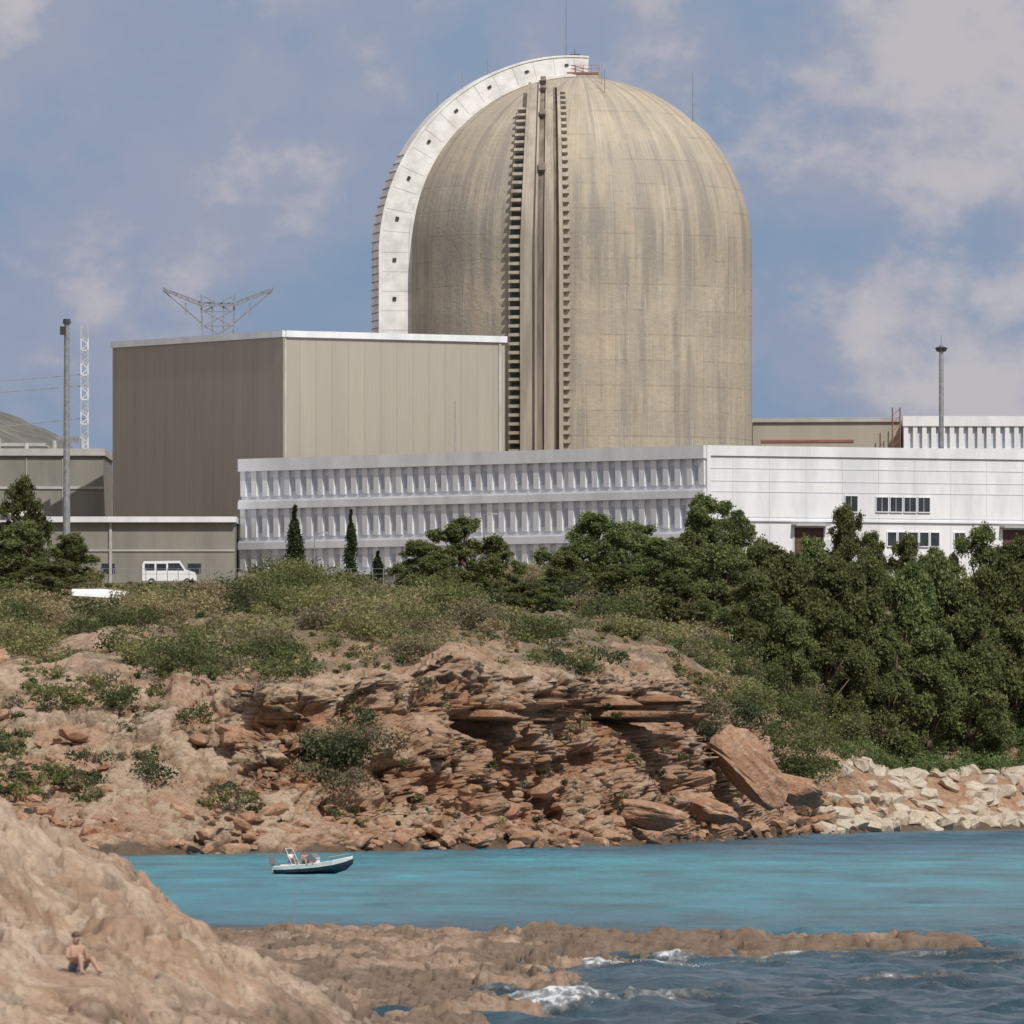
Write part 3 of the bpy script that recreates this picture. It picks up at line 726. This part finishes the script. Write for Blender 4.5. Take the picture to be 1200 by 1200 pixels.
bb.box(-1.0,.2,-.6,.6,ZS+R+1.9,ZS+R+2.5,M['dark']); bb.tube((-.4,0,ZS+R+2.4),(-.4,0,ZS+R+3.2),.12,.06,M['steel'],6)
bb.tube((2.7,-6,ZS+R-1.5),(2.7,-6,ZS+R+1),.05,.03,M['steel'],5)
bb.tube((3.0,-9,ZS+R-5),(3.0,-9,ZS+R+.2),.05,.03,M['rust'],5)
bb.tube((13.3,-3,ZS+14.3),(13.3,-3,ZS+20.5),.09,.04,M['steel'],5)
for x,z in ((-16.3,16.5),(-13.5,18.6),(-10.5,20.4)):
    bb.tube((x,-1.5,ZS+z-2),(x,-1.5,ZS+z+1.8),.07,.04,M['steel'],5)
bb.obj('roof_platform_and_rods',dome)

# ------------------------------------------------------------------ tan building
A=(-24.95,1120.);L=(-44.8,1150.6);Q=(-.8,1135.6); Bk=(L[0]+Q[0]-A[0],L[1]+Q[1]-A[1]); ZT=53.0
e=empty('tan_auxiliary_building',(A[0],A[1],0))
def loc(p,o): return (p[0]-o[0],p[1]-o[1])
O=A
bb=B()
mL=ribbed('clad_left_shaded',(.31,.28,.235),(.275,.25,.205),2.1,math.atan2(L[1]-A[1],L[0]-A[0]))  # darker copy of the same cladding, shade of this face put into the colour
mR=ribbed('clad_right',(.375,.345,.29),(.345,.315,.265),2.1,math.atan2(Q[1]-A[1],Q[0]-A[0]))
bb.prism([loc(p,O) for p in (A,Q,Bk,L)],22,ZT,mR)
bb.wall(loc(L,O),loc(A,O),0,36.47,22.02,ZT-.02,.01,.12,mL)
bb.obj('walls',e)
bb=B()
bb.wall(loc(L,O),loc(A,O),-.2,36.6,ZT-.1,ZT+.6,-.5,.3,M['white'])
bb.wall(loc(A,O),loc(Q,O),.1,28.9,ZT-.1,ZT+.6,-.5,.3,M['white'])
bb.obj('parapet',e)
bb=B()
for t in (.3,.45,.62,.8): bb.tube((t*-19+3,t*30+6,ZT),(t*-19+3,t*30+6,ZT+random.uniform(.9,1.8)),.06,.05,M['steel'],5)
bb.wall(loc(A,O),loc(Q,O),.02,.25,22.1,ZT-.15,.0,.09,M['lgrey'])
bb.wall(loc(A,O),loc(Q,O),27.9,28.2,22.1,ZT-.15,.0,.14,M['lgrey'])
bb.obj('trim',e)

# ------------------------------------------------------------------ white building
A=(19.95,1050.);W=(-29.,1100.);Rr=(80.,1078.);ZT=38.7
e=empty('white_office_building',(A[0],A[1],0)); O=A
A_,W_,R_=(0.,0.),loc(W,A),loc(Rr,A)
bb=B()
bb.prism([A_,R_,(70,60),(-38,60),(W_[0]+1,W_[1]+9)]+[W_],22,ZT,M['white'])
bb.obj('walls',e)
LW=math.hypot(*W_)
bb=B()
bb.wall(W_,A_,0,LW,22,26.5,.01,.12,M['lgrey'])
bb.wall(W_,A_,0,LW,26.5,37.9,.01,.10,M['bluegrey'])
for z0,z1 in ((26.3,26.75),(29.2,29.95),(33.55,34.35),(37.6,ZT+.25)):
    bb.wall(W_,A_,-.1,LW+.1,z0,z1,.1,.55,M['white'])
bb.wall(W_,A_,-.1,LW+.1,29.95,30.15,.1,.42,M['white']); bb.wall(W_,A_,-.1,LW+.1,34.35,34.55,.1,.42,M['white'])
bb.obj('spandrels',e)
WG=simple('office_glazing',(.40,.45,.51),(.32,.37,.43),1,.3)
bb=B(); n=40
for z0,z1 in ((26.75,29.2),(30.15,33.55),(34.55,37.6)):
    for i in range(n+1):
        s=.05+i*(LW-.9)/n
        d=Vector((-W_[0],-W_[1])).normalized(); nn_=Vector((d.y,-d.x))
        if nn_.y>0: nn_=-nn_
        P0=Vector(W_)+d*s; w=.78
        def pt(a,o,z): q=P0+d*a+nn_*o; return (q.x,q.y,z)
        zb=z0+.3
        vs=[pt(0,.1,zb),pt(w,.1,zb),pt(w,.28,zb+.1),pt(0,.28,zb+.1),pt(0,.1,z1),pt(w,.1,z1),pt(w,.34,z1),pt(0,.34,z1)]
        fs=[(0,1,2,3),(7,6,5,4),(0,4,5,1),(1,5,6,2),(2,6,7,3),(3,7,4,0)]
        bb.add(vs,fs,M['white'])
    for i in range(n):
        s=.05+i*(LW-.9)/n+.95
        if (i*7+int(z0))%5==0: continue
        bb.wall(W_,A_,s,s+.5,z0+.8,z1-.7,.1,.13,WG)
bb.obj('fins_and_windows',e)
LR=math.hypot(*R_)
bb=B()
bb.wall(A_,R_,0,LR,ZT-.8,ZT+.25,.01,.2,M['white'])
for z in (36.6,35.3,34.2,31.6,31.0): bb.wall(A_,R_,.1,LR,z,z+.06,.01,.04,M['bluegrey'])
for s in np.arange(3,LR,4.2): bb.wall(A_,R_,s,s+.04,26,ZT-.85,.01,.03,M['bluegrey'])
bb.wall(A_,R_,-.05,.35,22,ZT+.2,.02,.26,M['white'])
bb.wall(A_,R_,.5,LR,31.2,31.4,.02,.2,M['white'])
bb.obj('facade_trim',e)
bb=B()
def win(s0,s1,z0,z1,m=M['glass'],fr=M['white']):
    bb.wall(A_,R_,s0,s1,z0,z1,.012,.04,m)
    bb.wall(A_,R_,s0-.1,s0,z0-.1,z1+.1,.012,.14,fr);bb.wall(A_,R_,s1,s1+.1,z0-.1,z1+.1,.012,.14,fr)
    bb.wall(A_,R_,s0,s1,z1,z1+.1,.012,.14,fr);bb.wall(A_,R_,s0,s1,z0-.1,z0,.012,.18,fr)
    if s1-s0>1.1 and s1-s0<2: bb.wall(A_,R_,(s0+s1)/2-.03,(s0+s1)/2+.03,z0,z1,.04,.07,M['lgrey'])
win(15.9,17.3,32.3,33.9)
for i in range(4): win(19.5+i*1.62,19.5+i*1.62+1.35,32.35,33.8)
for i in range(5): win(20.8+i*1.25,20.8+i*1.25+1.0,28.8,30.2)
win(28.6,29.8,28.8,30.2); win(40,41.3,32.3,33.8); win(43,44.3,32.3,33.8)
for s0,s1 in ((10,13.4),(34.2,37.5)):
    win(s0,s1,26.0,30.6,M['brownd'])
    for k in range(1,6): bb.wall(A_,R_,s0,s1,26+k*.75,26.05+k*.75,.04,.07,M['dark'])
    bb.wall(A_,R_,s0-.3,s1+.3,30.75,30.95,.02,1.2,M['lgrey'])
bb.wall(A_,R_,13.6,18.5,26,29.4,.02,.05,M['bluegrey'])
bb.obj('windows_and_doors',e)
bb=B()
for x,y,h in ((-26.,40,6.2),(-14.9,20,.9),(4,14,2.6),(-8,38,5.0),(-1,40,3.8)): bb.tube((x,y,ZT),(x,y,ZT+h),.07,.05,M['steel'],5)
bb.obj('roof_rods',e)

# ------------------------------------------------------------------ other buildings
e=empty('turbine_hall',(46,1215,0))
bb=B(); bb.prism([(-17.4,0),(0,-2),(0,40),(-17.4,40)],24,46.6,M['tan']); bb.prism([(-17.5,-.3),(0,-2.3),(0,-1.9),(-17.5,.1)],46.6,47.1,M['lgrey'])
bb.wall((-17.4,0),(0,-2),1,12,44.2,44.5,.01,.1,M['rust'])
bb.obj('walls',e)
bb=B(); bb.prism([(.3,-4),(70,-2),(70,40),(.3,40)],24,46.9,M['bluegrey'])
bb.wall((.3,-4),(70,-2),-.1,69.7,46.0,47.2,.01,.7,M['white'])
bb.wall((.3,-4),(70,-2),-.1,69.7,40,43.4,.01,.6,M['white'])
for i in range(64): bb.wall((.3,-4),(70,-2),.02+i*1.09,.55+i*1.09,43.4,46.0,.01,.55,M['white'])
bb.obj('louvred_wing',e)
bb=B()
for dx in(0,.9):
    for dy in (0,.9): bb.tube((-1+dx,-5+dy,40),(-1+dx,-5+dy,48.2),.07,.07,M['rust'],5)
for i in range(9): bb.tube((-1,-5,40+i*.9),(-.1,-5,40.9+i*.9),.04,.04,M['rust'],4)
bb.obj('stair_tower',e)

e=empty('grey_workshop',(-45,1165,0))
bb=B(); bb.box(-40,-1.5,0,25,24,41.2,M['grey']); bb.box(-40.2,-1.3,-.4,25,41.2,42.0,M['lgrey']); bb.box(-40,-1.5,-.15,0,37.4,37.7,M['lgrey'])
for i in range(9): bb.box(-39+i*4.1,-38.9+i*4.1,-.12,0,24,41,M['lgrey'])
for i in range(6): bb.tube((-20+i*3.2,3,42),(-20+i*3.2,3,42.7+(i%3)*.3),.25,.25,M['lgrey'],8)
bb.obj('walls',e)
e=empty('white_storage_building',(-62,1220,0))
bb=B(); bb.box(-20,6.2,0,15,24,43.9,M['white']); bb.box(-20.2,6.4,-.3,15,43.9,44.3,M['lgrey'])
bb.box(-3,1,-.1,0,42.6,43.6,M['glass'])
bb.obj('walls',e)
e=empty('low_service_building',(-52,1093,0))
bb=B(); bb.box(-25,22.4,0,20,24,32.0,M['grey']); bb.box(-25.3,22.6,-.8,20,32.0,32.6,M['white']); bb.box(-25,22.4,-.12,0,28.9,29.1,M['lgrey'])
bb.box(-25.1,2,-1.2,-.8,32.7,33.2,M['white'])
bb.box(9.0,9.3,-.2,0,24,32,M['lgrey'])
for i in range(10): bb.box(-24+i*4.6,-22.6+i*4.6,-.06,0,26.5,27.6,M['glass'])
bb.obj('walls',e)
van=empty('parked_van',(-35.2,1052,24.62)); VW=simple('van_paint',(.78,.79,.80),(.72,.73,.74),1,.3)
bb=B()
side=[(-2.75,.45),(-2.75,2.1),(-2.6,2.45),(1.1,2.5),(1.75,1.6),(2.65,1.3),(2.8,.9),(2.8,.45)]
vs=[(x,-.95,z) for x,z in side]+[(x,.95,z) for x,z in side]; n=len(side)
bb.add(vs,[tuple(range(n)),tuple(range(n,2*n))[::-1]]+[(i,i+n,(i+1)%n+n,(i+1)%n) for i in range(n)],VW)
bb.obj('body',van)
bb=B()
bb.add([(-.1,-.965,1.5),(1.55,-.965,1.5),(1.05,-.965,2.25),(-.1,-.965,2.25)],[(0,1,2,3)],M['glass'])
bb.add([(-1.3,-.965,1.5),(-.3,-.965,1.5),(-.3,-.965,2.2),(-1.3,-.965,2.2)],[(0,1,2,3)],M['glass'])
bb.add([(-2.5,-.965,1.5),(-1.5,-.965,1.5),(-1.5,-.965,2.2),(-2.5,-.965,2.2)],[(0,1,2,3)],M['glass'])
bb.add([(1.16,-.85,2.44),(1.16,.85,2.44),(1.78,.85,1.62),(1.78,-.85,1.62)],[(0,1,2,3)],M['glass'])
bb.obj('windows',van)
bb=B()
for x in (-1.8,1.85):
    for y in (-.98,.78): bb.tube((x,y,.36),(x,y+.2,.36),.36,.36,M['dark'],16); bb.tube((x,y-.01,.36),(x,y+.21,.36),.18,.18,M['lgrey'],10)
bb.obj('wheels',van)
bb=B(); bb.box(-80,22,1044,1056,24.5,24.62,M['asphalt']); bb.obj('road')
bb=B(); bb.box(-41.5,-27,1040,1040.4,23.6,24.7,M['soilwall'])
bb.obj('low_wall')
bb=B()
for i in range(60):
    x=-45+i*1.1; bb.tube((x,1043,24.3),(x,1043,26.2),.05,.05,M['steel'],4)
for z in (24.9,25.6,26.15): bb.tube((-45,1043,z),(20,1043,z),.025,.025,M['steel'],4)
bb.obj('perimeter_fence')
bb=B(); n=10
prev=None
for j in range(7):
    xx=-42.4+j*1.0; hh=.85-.06*abs(j-3)
    ring=[(xx,987-1.6*math.cos(math.pi*i/n),22.55-.06*j+hh*math.sin(math.pi*i/n)) for i in range(n+1)]
    if prev:
        for i in range(n): bb.add([prev[i],ring[i],ring[i+1],prev[i+1]],[(0,1,2,3)],M['white'])
    if j in(0,6): bb.add(ring,[tuple(range(n+1))],M['lgrey'])
    prev=ring
bb.box(-42.4,-36.4,985.45,988.6,21.5,22.2,M['lgrey'])
bb.obj('white_canopy')
def mast(name,x,y,z0,z1,r0,r1,head):
    bb=B(); bb.tube((x,y,z0),(x,y,z1),r0,r1,M['steel'],10)
    if head=='flood':
        bb.tube((x,y,z1-.5),(x,y,z1-.25),.42,.42,M['dark'],10); bb.tube((x,y,z1),(x,y,z1+1.1),.05,.03,M['steel'],5)
        for a in range(6):
            t=a*math.pi/3; bb.tube((x+.35*math.cos(t),y+.35*math.sin(t),z1-.7),(x+.55*math.cos(t),y+.55*math.sin(t),z1-.25),.14,.18,M['dark'],6)
    if head=='lamp':
        bb.tube((x,y,z1),(x+1.0,y,z1+.15),.05,.05,M['steel'],6); bb.box(x+.7,x+1.4,y-.12,y+.12,z1+.05,z1+.2,M['lgrey'])
    if head=='cap':
        bb.tube((x,y,z1),(x,y,z1+.5),r1*1.6,r1*1.3,M['dark'],8); bb.box(x-1.1,x+1.3,y-.2,y+.2,z1-12.6,z1-11.9,M['steel'])
        bb.box(x-.7,x-.1,y-.5,y-.2,z1-1.2,z1-.3,M['dark'])
    return bb.obj(name)
mast('floodlight_mast',47.4,1130,25,52.4,.34,.24,'flood')
mast('floodlight_mast',-46.9,1078,25,52.6,.42,.28,'cap')
for x,y,h in ((-20.3,1052,5.2),(-2.9,1060,7.2),(33.6,1046,6)): mast('street_lamp',x,y,ground(x,y),ground(x,y)+h,.07,.05,'lamp')
bb=B(); x,y=-52.2,1250.
for k,z in enumerate(np.arange(25,59.5,1.5)):
    m=M['whitepanel'] if k%2 else M['mast']; w=.42
    for a in(-w,w):
        for b_ in(-w,w): bb.tube((x+a,y+b_,z),(x+a,y+b_,z+1.5),.09,.09,m,4)
    bb.tube((x-w,y-w,z),(x+w,y-w,z+.75),.07,.07,m,4);bb.tube((x+w,y-w,z+.75),(x-w,y-w,z+1.5),.07,.07,m,4);bb.tube((x-w,y-w,z),(x+w,y-w,z),.09,.09,m,4)
bb.obj('lattice_mast')
bb=B(); px,py=-46.,1600.; m=M['steel']; rr=.15
def brace(p,q,n,w):
    p=Vector(p);q=Vector(q)
    for s in(-w,w): bb.tube(p+Vector((0,s,s*.6)),q+Vector((0,s*.4,s*.3)),rr,rr,m,4)
    for i in range(n):
        a=p.lerp(q,i/n);c=p.lerp(q,(i+1)/n); sg=1 if i%2 else -1
        bb.tube(a+Vector((0,0,w*.6*sg)),c-Vector((0,0,w*.6*sg)),rr*.7,rr*.7,m,4)
for sx_ in(-1,1):
    for sy in (-2,2): bb.tube((px+sx_*3.6,py+sy,26),(px+sx_*2.2,py+sy*.5,66),.22,.18,m,4)
    bb.tube((px+sx_*2.2,py,66),(px+sx_*2.6,py,79),.2,.18,m,4)
    bb.tube((px+sx_*.8,py,66),(px+sx_*.9,py,78),.16,.14,m,4)
    brace((px+sx_*2.6,py,77.4),(px+sx_*8.6,py,79.8),7,.5)
    bb.tube((px+sx_*2.6,py,74.5),(px+sx_*8.6,py,79.6),.13,.1,m,4)
    bb.tube((px+sx_*2.4,py,70),(px+sx_*5.6,py,71.5),.12,.1,m,4)
    bb.tube((px+sx_*5,py,77.6),(px+sx_*5,py,75.8),.12,.12,m,4)
for i in range(22):
    z=28+i*2.3; w=max(2.2,3.6-(z-26)/40*1.4)
    bb.tube((px-w,py,z),(px+w,py,z+2.3),.11,.11,m,4); bb.tube((px+w,py,z),(px-w,py,z+2.3),.11,.11,m,4)
    bb.tube((px-w,py,z),(px+w,py,z),.1,.1,m,4)
brace((px-2.6,py,77.4),(px+2.6,py,77.4),6,.5)
bb.obj('transmission_tower')
bb=B()
for (z0,z1) in ((50.6,53.0),(49.2,51.8),(45.2,46.6),(41.5,43.0)):
    a=Vector((-130,1240,z1));c=Vector((-52.2,1250,z0+3)); prev=a
    for i in range(1,13):
        t=i/12; q=a.lerp(c,t)-Vector((0,0,3.0*4*t*(1-t)*.6)); bb.tube(prev,q,.08,.08,M['steel'],4); prev=q
bb.obj('power_lines')

# ------------------------------------------------------------------ hill
hx=np.linspace(-900,-20,240);hy=np.linspace(2700,3700,60);HX,HY=np.meshgrid(hx,hy)
HZ=26+(np.interp(HX,[-900,-300,-200,-158,-140,-125,-90,-50,-20],[150,128,104,88,80,71,62,40,-6]))*np.exp(-((HY-3150)/260)**2)+fbm(HX/30,HY/60,0*HX,6,401)*3-2
new_obj('hill',mesh_np('hill',np.stack([HX.ravel(),HY.ravel(),HZ.ravel()],1),grid_faces(*HX.shape),[simple('hill_scrub',(.085,.095,.085),(.18,.165,.14),.08,.95)],smooth=True))

# ------------------------------------------------------------------ people
def skin_mesh(name,verts,edges,radii,mat,parent,sub=2):
    me=bpy.data.meshes.new(name); me.from_pydata(verts,edges,[]); me.materials.append(mat)
    o=new_obj(name,me,parent); md_=o.modifiers.new('skin','SKIN'); md_.use_smooth_shade=True
    for i,r in enumerate(radii): me.skin_vertices[0].data[i].radius=(r,r) if not isinstance(r,tuple) else r
    me.skin_vertices[0].data[0].use_root=True
    s=o.modifiers.new('sub','SUBSURF'); s.levels=sub; s.render_levels=sub
    return o
SK=simple('skin',(.42,.27,.195),(.36,.22,.155),6,.6); SH=simple('blue_cloth',(.16,.17,.30),(.12,.13,.24),8,.8)
WH=simple('white_cloth',(.7,.7,.7),(.6,.6,.62),8,.8); HR=simple('brown_hair',(.11,.07,.045),(.08,.05,.03),10,.6); PK=simple('pink_cloth',(.5,.2,.22),(.45,.17,.2),8,.8)
LP=simple('lips',(.4,.15,.12))
def seated(name,loc,rz,shirt=None,shorts=SH,hat=None,knee=.62):
    e=empty(name,loc); e.rotation_euler=(0,0,rz)
    V=[(0,0,.11),(0,.03,.30),(0,.05,.48),(0,.03,.58),(0,.0,.66),(0,-.02,.77),
       (-.18,.03,.52),(-.25,-.07,.30),(-.20,-.30,.32),(-.17,-.38,.33),
       (.18,.03,.52),(.27,.03,.28),(.24,.10,.06),(.24,.09,.0),
       (-.10,-.02,.10),(-.14,-.42,knee*.62),(-.13,-.50,.02),(-.13,-.66,-.01),
       (.10,-.02,.10),(.15,-.40,knee*.5),(.17,-.72,.02),(.17,-.86,.03)]
    E=[(0,1),(1,2),(2,3),(3,4),(4,5),(2,6),(6,7),(7,8),(8,9),(2,10),(10,11),(11,12),(12,13),(0,14),(14,15),(15,16),(16,17),(0,18),(18,19),(19,20),(20,21)]
    Rr_=[(.15,.12),(.13,.10),(.15,.11),.055,.085,.075,.06,.045,.035,.03,.06,.045,.035,.03,.09,.06,.045,.03,.09,.06,.045,.03]
    skin_mesh('body',V,E,Rr_,SK,e)
    for k,(hx_,hy_,hz_,dy) in enumerate(((-.17,-.38,.33,-1),(.24,.09,.0,1))):
        fv=[];fe=[];fr=[]
        for j in range(5):
            o=len(fv); sx2=(j-2)*.019; ln=(.045,.075,.085,.078,.06)[j]
            if j==0: sx2=-.05
            fv+=[(hx_+sx2*.6,hy_,hz_),(hx_+sx2,hy_+dy*ln*.6,hz_-.005),(hx_+sx2,hy_+dy*ln,hz_-.03)]; fe+=[(o,o+1),(o+1,o+2)]; fr+=[.010,.009,.008]
        skin_mesh('fingers_%d'%k,fv,fe,fr,SK,e,1)
    bb=B(); bb.tube((0,-.10,.735),(0,-.125,.70),.010,.018,SK,6)
    for s in(-1,1): bb.tube((s*.082,0,.71),(s*.092,.01,.745),.018,.012,SK,6); bb.tube((s*.03,-.085,.745),(s*.03,-.094,.745),.012,.01,HR,6)
    bb.tube((-.02,-.088,.672),(.02,-.088,.672),.008,.008,LP,6)
    bb.obj('face',e)
    bm=bmesh.new(); bmesh.ops.create_icosphere(bm,subdivisions=3,radius=.1)
    for v_ in bm.verts: v_.co=Vector((v_.co.x*.98,v_.co.y*1.08+.02,v_.co.z*1.0+.765))
    bmesh.ops.delete(bm,geom=[v_ for v_ in bm.verts if v_.co.z<.74 and v_.co.y<.03 or v_.co.z<.68],context='VERTS')
    me=bpy.data.meshes.new('hair'); bm.to_mesh(me); bm.free(); me.materials.append(hat or HR); new_obj('hair',me,e)
    skin_mesh('shorts',[(0,0,.10),(0,.01,.20),(-.10,-.02,.10),(-.125,-.26,.10+.3*(knee*.62-.1)*1.6),(.10,-.02,.10),(.13,-.25,.10+.3*(knee*.5-.1)*1.6)],[(0,1),(0,2),(2,3),(0,4),(4,5)],[(.165,.135),(.15,.12),.105,.09,.105,.09],shorts,e)
    if shirt: skin_mesh('shirt',[(0,.01,.17),(0,.03,.30),(0,.05,.49),(-.18,.03,.52),(-.225,-.03,.40),(.18,.03,.52),(.23,.03,.39)],[(0,1),(1,2),(2,3),(3,4),(2,5),(5,6)],[(.155,.125),(.15,.12),(.165,.125),.075,.065,.075,.065],shirt,e)
    return e
p=seated('seated_person',(-8.05,189.3,fore_z(-8.05,189.3)+.0),math.radians(30)); p.scale=(.88,.88,.88)
# ------------------------------------------------------------------ boat
NV=simple('navy_hull',(.03,.04,.06),(.025,.03,.05),2,.3); GW=simple('gelcoat_white',(.78,.78,.76),(.7,.7,.69),2,.3)
boat=empty('motorboat',(-12.2,630,-.02)); boat.rotation_euler=(0,math.radians(-2.5),math.radians(-14))
secs=[(-2.35,.0,.72,.25,.85,.62),(-1.6,-.05,.85,.22,.95,.62),(-.6,-.06,.88,.22,1.0,.64),(.5,-.04,.80,.26,.96,.70),(1.4,.02,.58,.36,.78,.80),(2.1,.22,.26,.55,.42,.92),(2.55,.60,.05,.80,.10,1.0)]
bb=B(); co=[]
for x,zk,bc,zc,bs,zs in secs:
    ring=[(x,0,zk),(x,bc,zc),(x,(bc+bs)/2,(zc*.55+zs*.45)),(x,bs,zs),(x,bs-.10 if bs>.2 else bs*.3,zs+.03),(x,max(bs-.16,.0),.38 if x<1.2 else zs+.04),(x,0,.36 if x<1.2 else zs+.08)]
    co.append(ring)
def loft(side,rng_,m):
    for j in range(len(co)-1):
        for i in rng_:
            q=[co[j][i],co[j+1][i],co[j+1][i+1],co[j][i+1]]
            q=[(a,b_*side,c_) for a,b_,c_ in q]
            if side<0: q=q[::-1]
            bb.add(q,[(0,1,2,3)],m)
for sd2 in(1,-1):
    loft(sd2,[0,1],NV); loft(sd2,[2,3,4,5],GW)
st_=co[0]; bb.add([st_[0],st_[1],st_[3],(st_[0][0],0,.62),(st_[0][0],-st_[3][1],st_[3][2]),(st_[0][0],-st_[1][1],st_[1][2])],[(0,1,2,3,4,5)],GW)
bb.obj('hull',boat)
bb=B(); bb.box(-.15,.35,-.35,.35,.38,1.05,GW)
GL=simple('windscreen',(.10,.13,.15),(.08,.1,.12),2,.1)
bb.add([(.38,-.75,.95),(.38,.75,.95),(.05,.62,1.32),(.05,-.62,1.32)],[(0,1,2,3)],GL)
for s in(-1,1): bb.add([(.38,s*.75,.95),(.05,s*.62,1.32),(-.4,s*.78,1.0),(-.3,s*.85,.8)],[(0,1,2,3)],GL)
bb.box(-1.9,-1.3,-.7,.7,.38,.72,GW)
bb.obj('console_and_seat',boat)
bb=B(); bb.box(-2.75,-2.38,-.18,.18,.75,1.15,simple('motor_grey',(.2,.2,.2))); bb.box(-2.62,-2.42,-.06,.06,-.3,.75,M['lgrey']); bb.obj('outboard_motor',boat)
bb=B()
for s in(-1,1):
    bb.tube((-1.1,s*.85,.65),(-1.5,s*.8,1.7),.022,.022,GW,6)
    bb.tube((1.1,s*.75,.8),(1.2,s*.68,1.05),.02,.02,M['steel'],5);bb.tube((1.2,s*.68,1.05),(2.4,s*.15,1.2),.02,.02,M['steel'],5);bb.tube((2.4,s*.15,.98),(2.4,s*.15,1.2),.02,.02,M['steel'],5)
bb.tube((-1.5,-.8,1.7),(-1.5,.8,1.7),.022,.022,GW,6)
bb.obj('rails',boat)
for nm,x,y,rz,sh in (('seated_person',-1.35,-.4,60,WH),('seated_person',-.45,-.45,40,PK)):
    p=seated(nm,(0,0,0),0,sh,SH,HR,.5)
    M4=Matrix.Translation(boat.location)@Matrix.Rotation(math.radians(-14),4,'Z')
    p.location=M4@Vector((x,y,.70 if x<-1 else .66)); p.rotation_euler=(0,0,math.radians(rz-14))
bb=B(); zz=fore_z(-8.6,404); bb.tube((-8.6,404,zz-.1),(-8.5,404,zz+1.7),.014,.008,M['steel'],5); bb.obj('fishing_rod')

# ------------------------------------------------------------------ light & sky
SAZ=math.radians(30); SEL=math.radians(47)
sdir=Vector((math.sin(SAZ)*math.cos(SEL),-math.cos(SAZ)*math.cos(SEL),math.sin(SEL)))
sl=bpy.data.lights.new('sun','SUN'); sl.energy=3.7; sl.angle=math.radians(.53); sl.color=(1,.95,.87)
so=bpy.data.objects.new('sun',sl); COL.objects.link(so); so.rotation_euler=sdir.to_track_quat('Z','Y').to_euler()
w=bpy.data.worlds.new('World'); scn.world=w; w.use_nodes=True; nt=w.node_tree; bg=nt.nodes['Background']
sky=nt.nodes.new('ShaderNodeTexSky'); sky.sky_type='NISHITA'; sky.sun_disc=False; sky.sun_elevation=SEL
sky.sun_rotation=math.atan2(sdir.x,sdir.y); sky.dust_density=2.0; sky.ozone_density=1.5
tc=nt.nodes.new('ShaderNodeTexCoord'); sx=nt.nodes.new('ShaderNodeSeparateXYZ'); nt.links.new(tc.outputs['Generated'],sx.inputs[0])
low_=math_(nt,'SUBTRACT',1.0,ramp(nt,sx.outputs[2],.05,.22))
col=mixc(nt,math_(nt,'MULTIPLY',low_,.9),sky.outputs[0],(2.0,3.0,4.6))
def cloudn(loc_,sc,det,ro):
    mp=nt.nodes.new('ShaderNodeMapping'); mp.inputs['Scale'].default_value=(1,1,1.35); mp.inputs['Location'].default_value=loc_
    nt.links.new(tc.outputs['Generated'],mp.inputs[0]); return noise(nt,mp.outputs[0],sc,det,ro)
c1=cloudn((.37,.1,.42),46,9,.56); c2=cloudn((.12,.7,.21),20,3,.5); c3_=cloudn((.2,.3,.9),75,8,.6)
ax=math_(nt,'ABSOLUTE',math_(nt,'SUBTRACT',sx.outputs[0],-.002))
cl_=math_(nt,'ADD',math_(nt,'ADD',math_(nt,'MULTIPLY',c1,.75),math_(nt,'MULTIPLY',c2,.45)),math_(nt,'MULTIPLY',ax,3.0))
cl_=math_(nt,'ADD',cl_,math_(nt,'MULTIPLY',math_(nt,'MINIMUM',sx.outputs[2],.1),1.1))
veil=ramp(nt,cl_,.58,.80)
col=mixc(nt,math_(nt,'MULTIPLY',veil,.75),col,(3.4,3.55,4.55))
puff=ramp(nt,math_(nt,'ADD',math_(nt,'ADD',cl_,math_(nt,'MULTIPLY',sx.outputs[0],.9)),math_(nt,'MULTIPLY',math_(nt,'SUBTRACT',c3_,.5),.5)),.73,.91)
col=mixc(nt,math_(nt,'MULTIPLY',puff,.75),col,(5.6,5.25,5.35))
nt.links.new(col,bg.inputs[0]); bg.inputs[1].default_value=.10

# ------------------------------------------------------------------ camera
cd=bpy.data.cameras.new('camera'); cd.sensor_width=36; cd.lens=360; cd.clip_start=1; cd.clip_end=20000
cd.dof.use_dof=True; cd.dof.focus_distance=1000; cd.dof.aperture_fstop=6.3
co_=bpy.data.objects.new('camera',cd); COL.objects.link(co_); co_.location=(0,0,7.6)
co_.rotation_euler=(math.radians(90)+math.atan(280/12000),0,0)
scn.camera=co_
print('done')
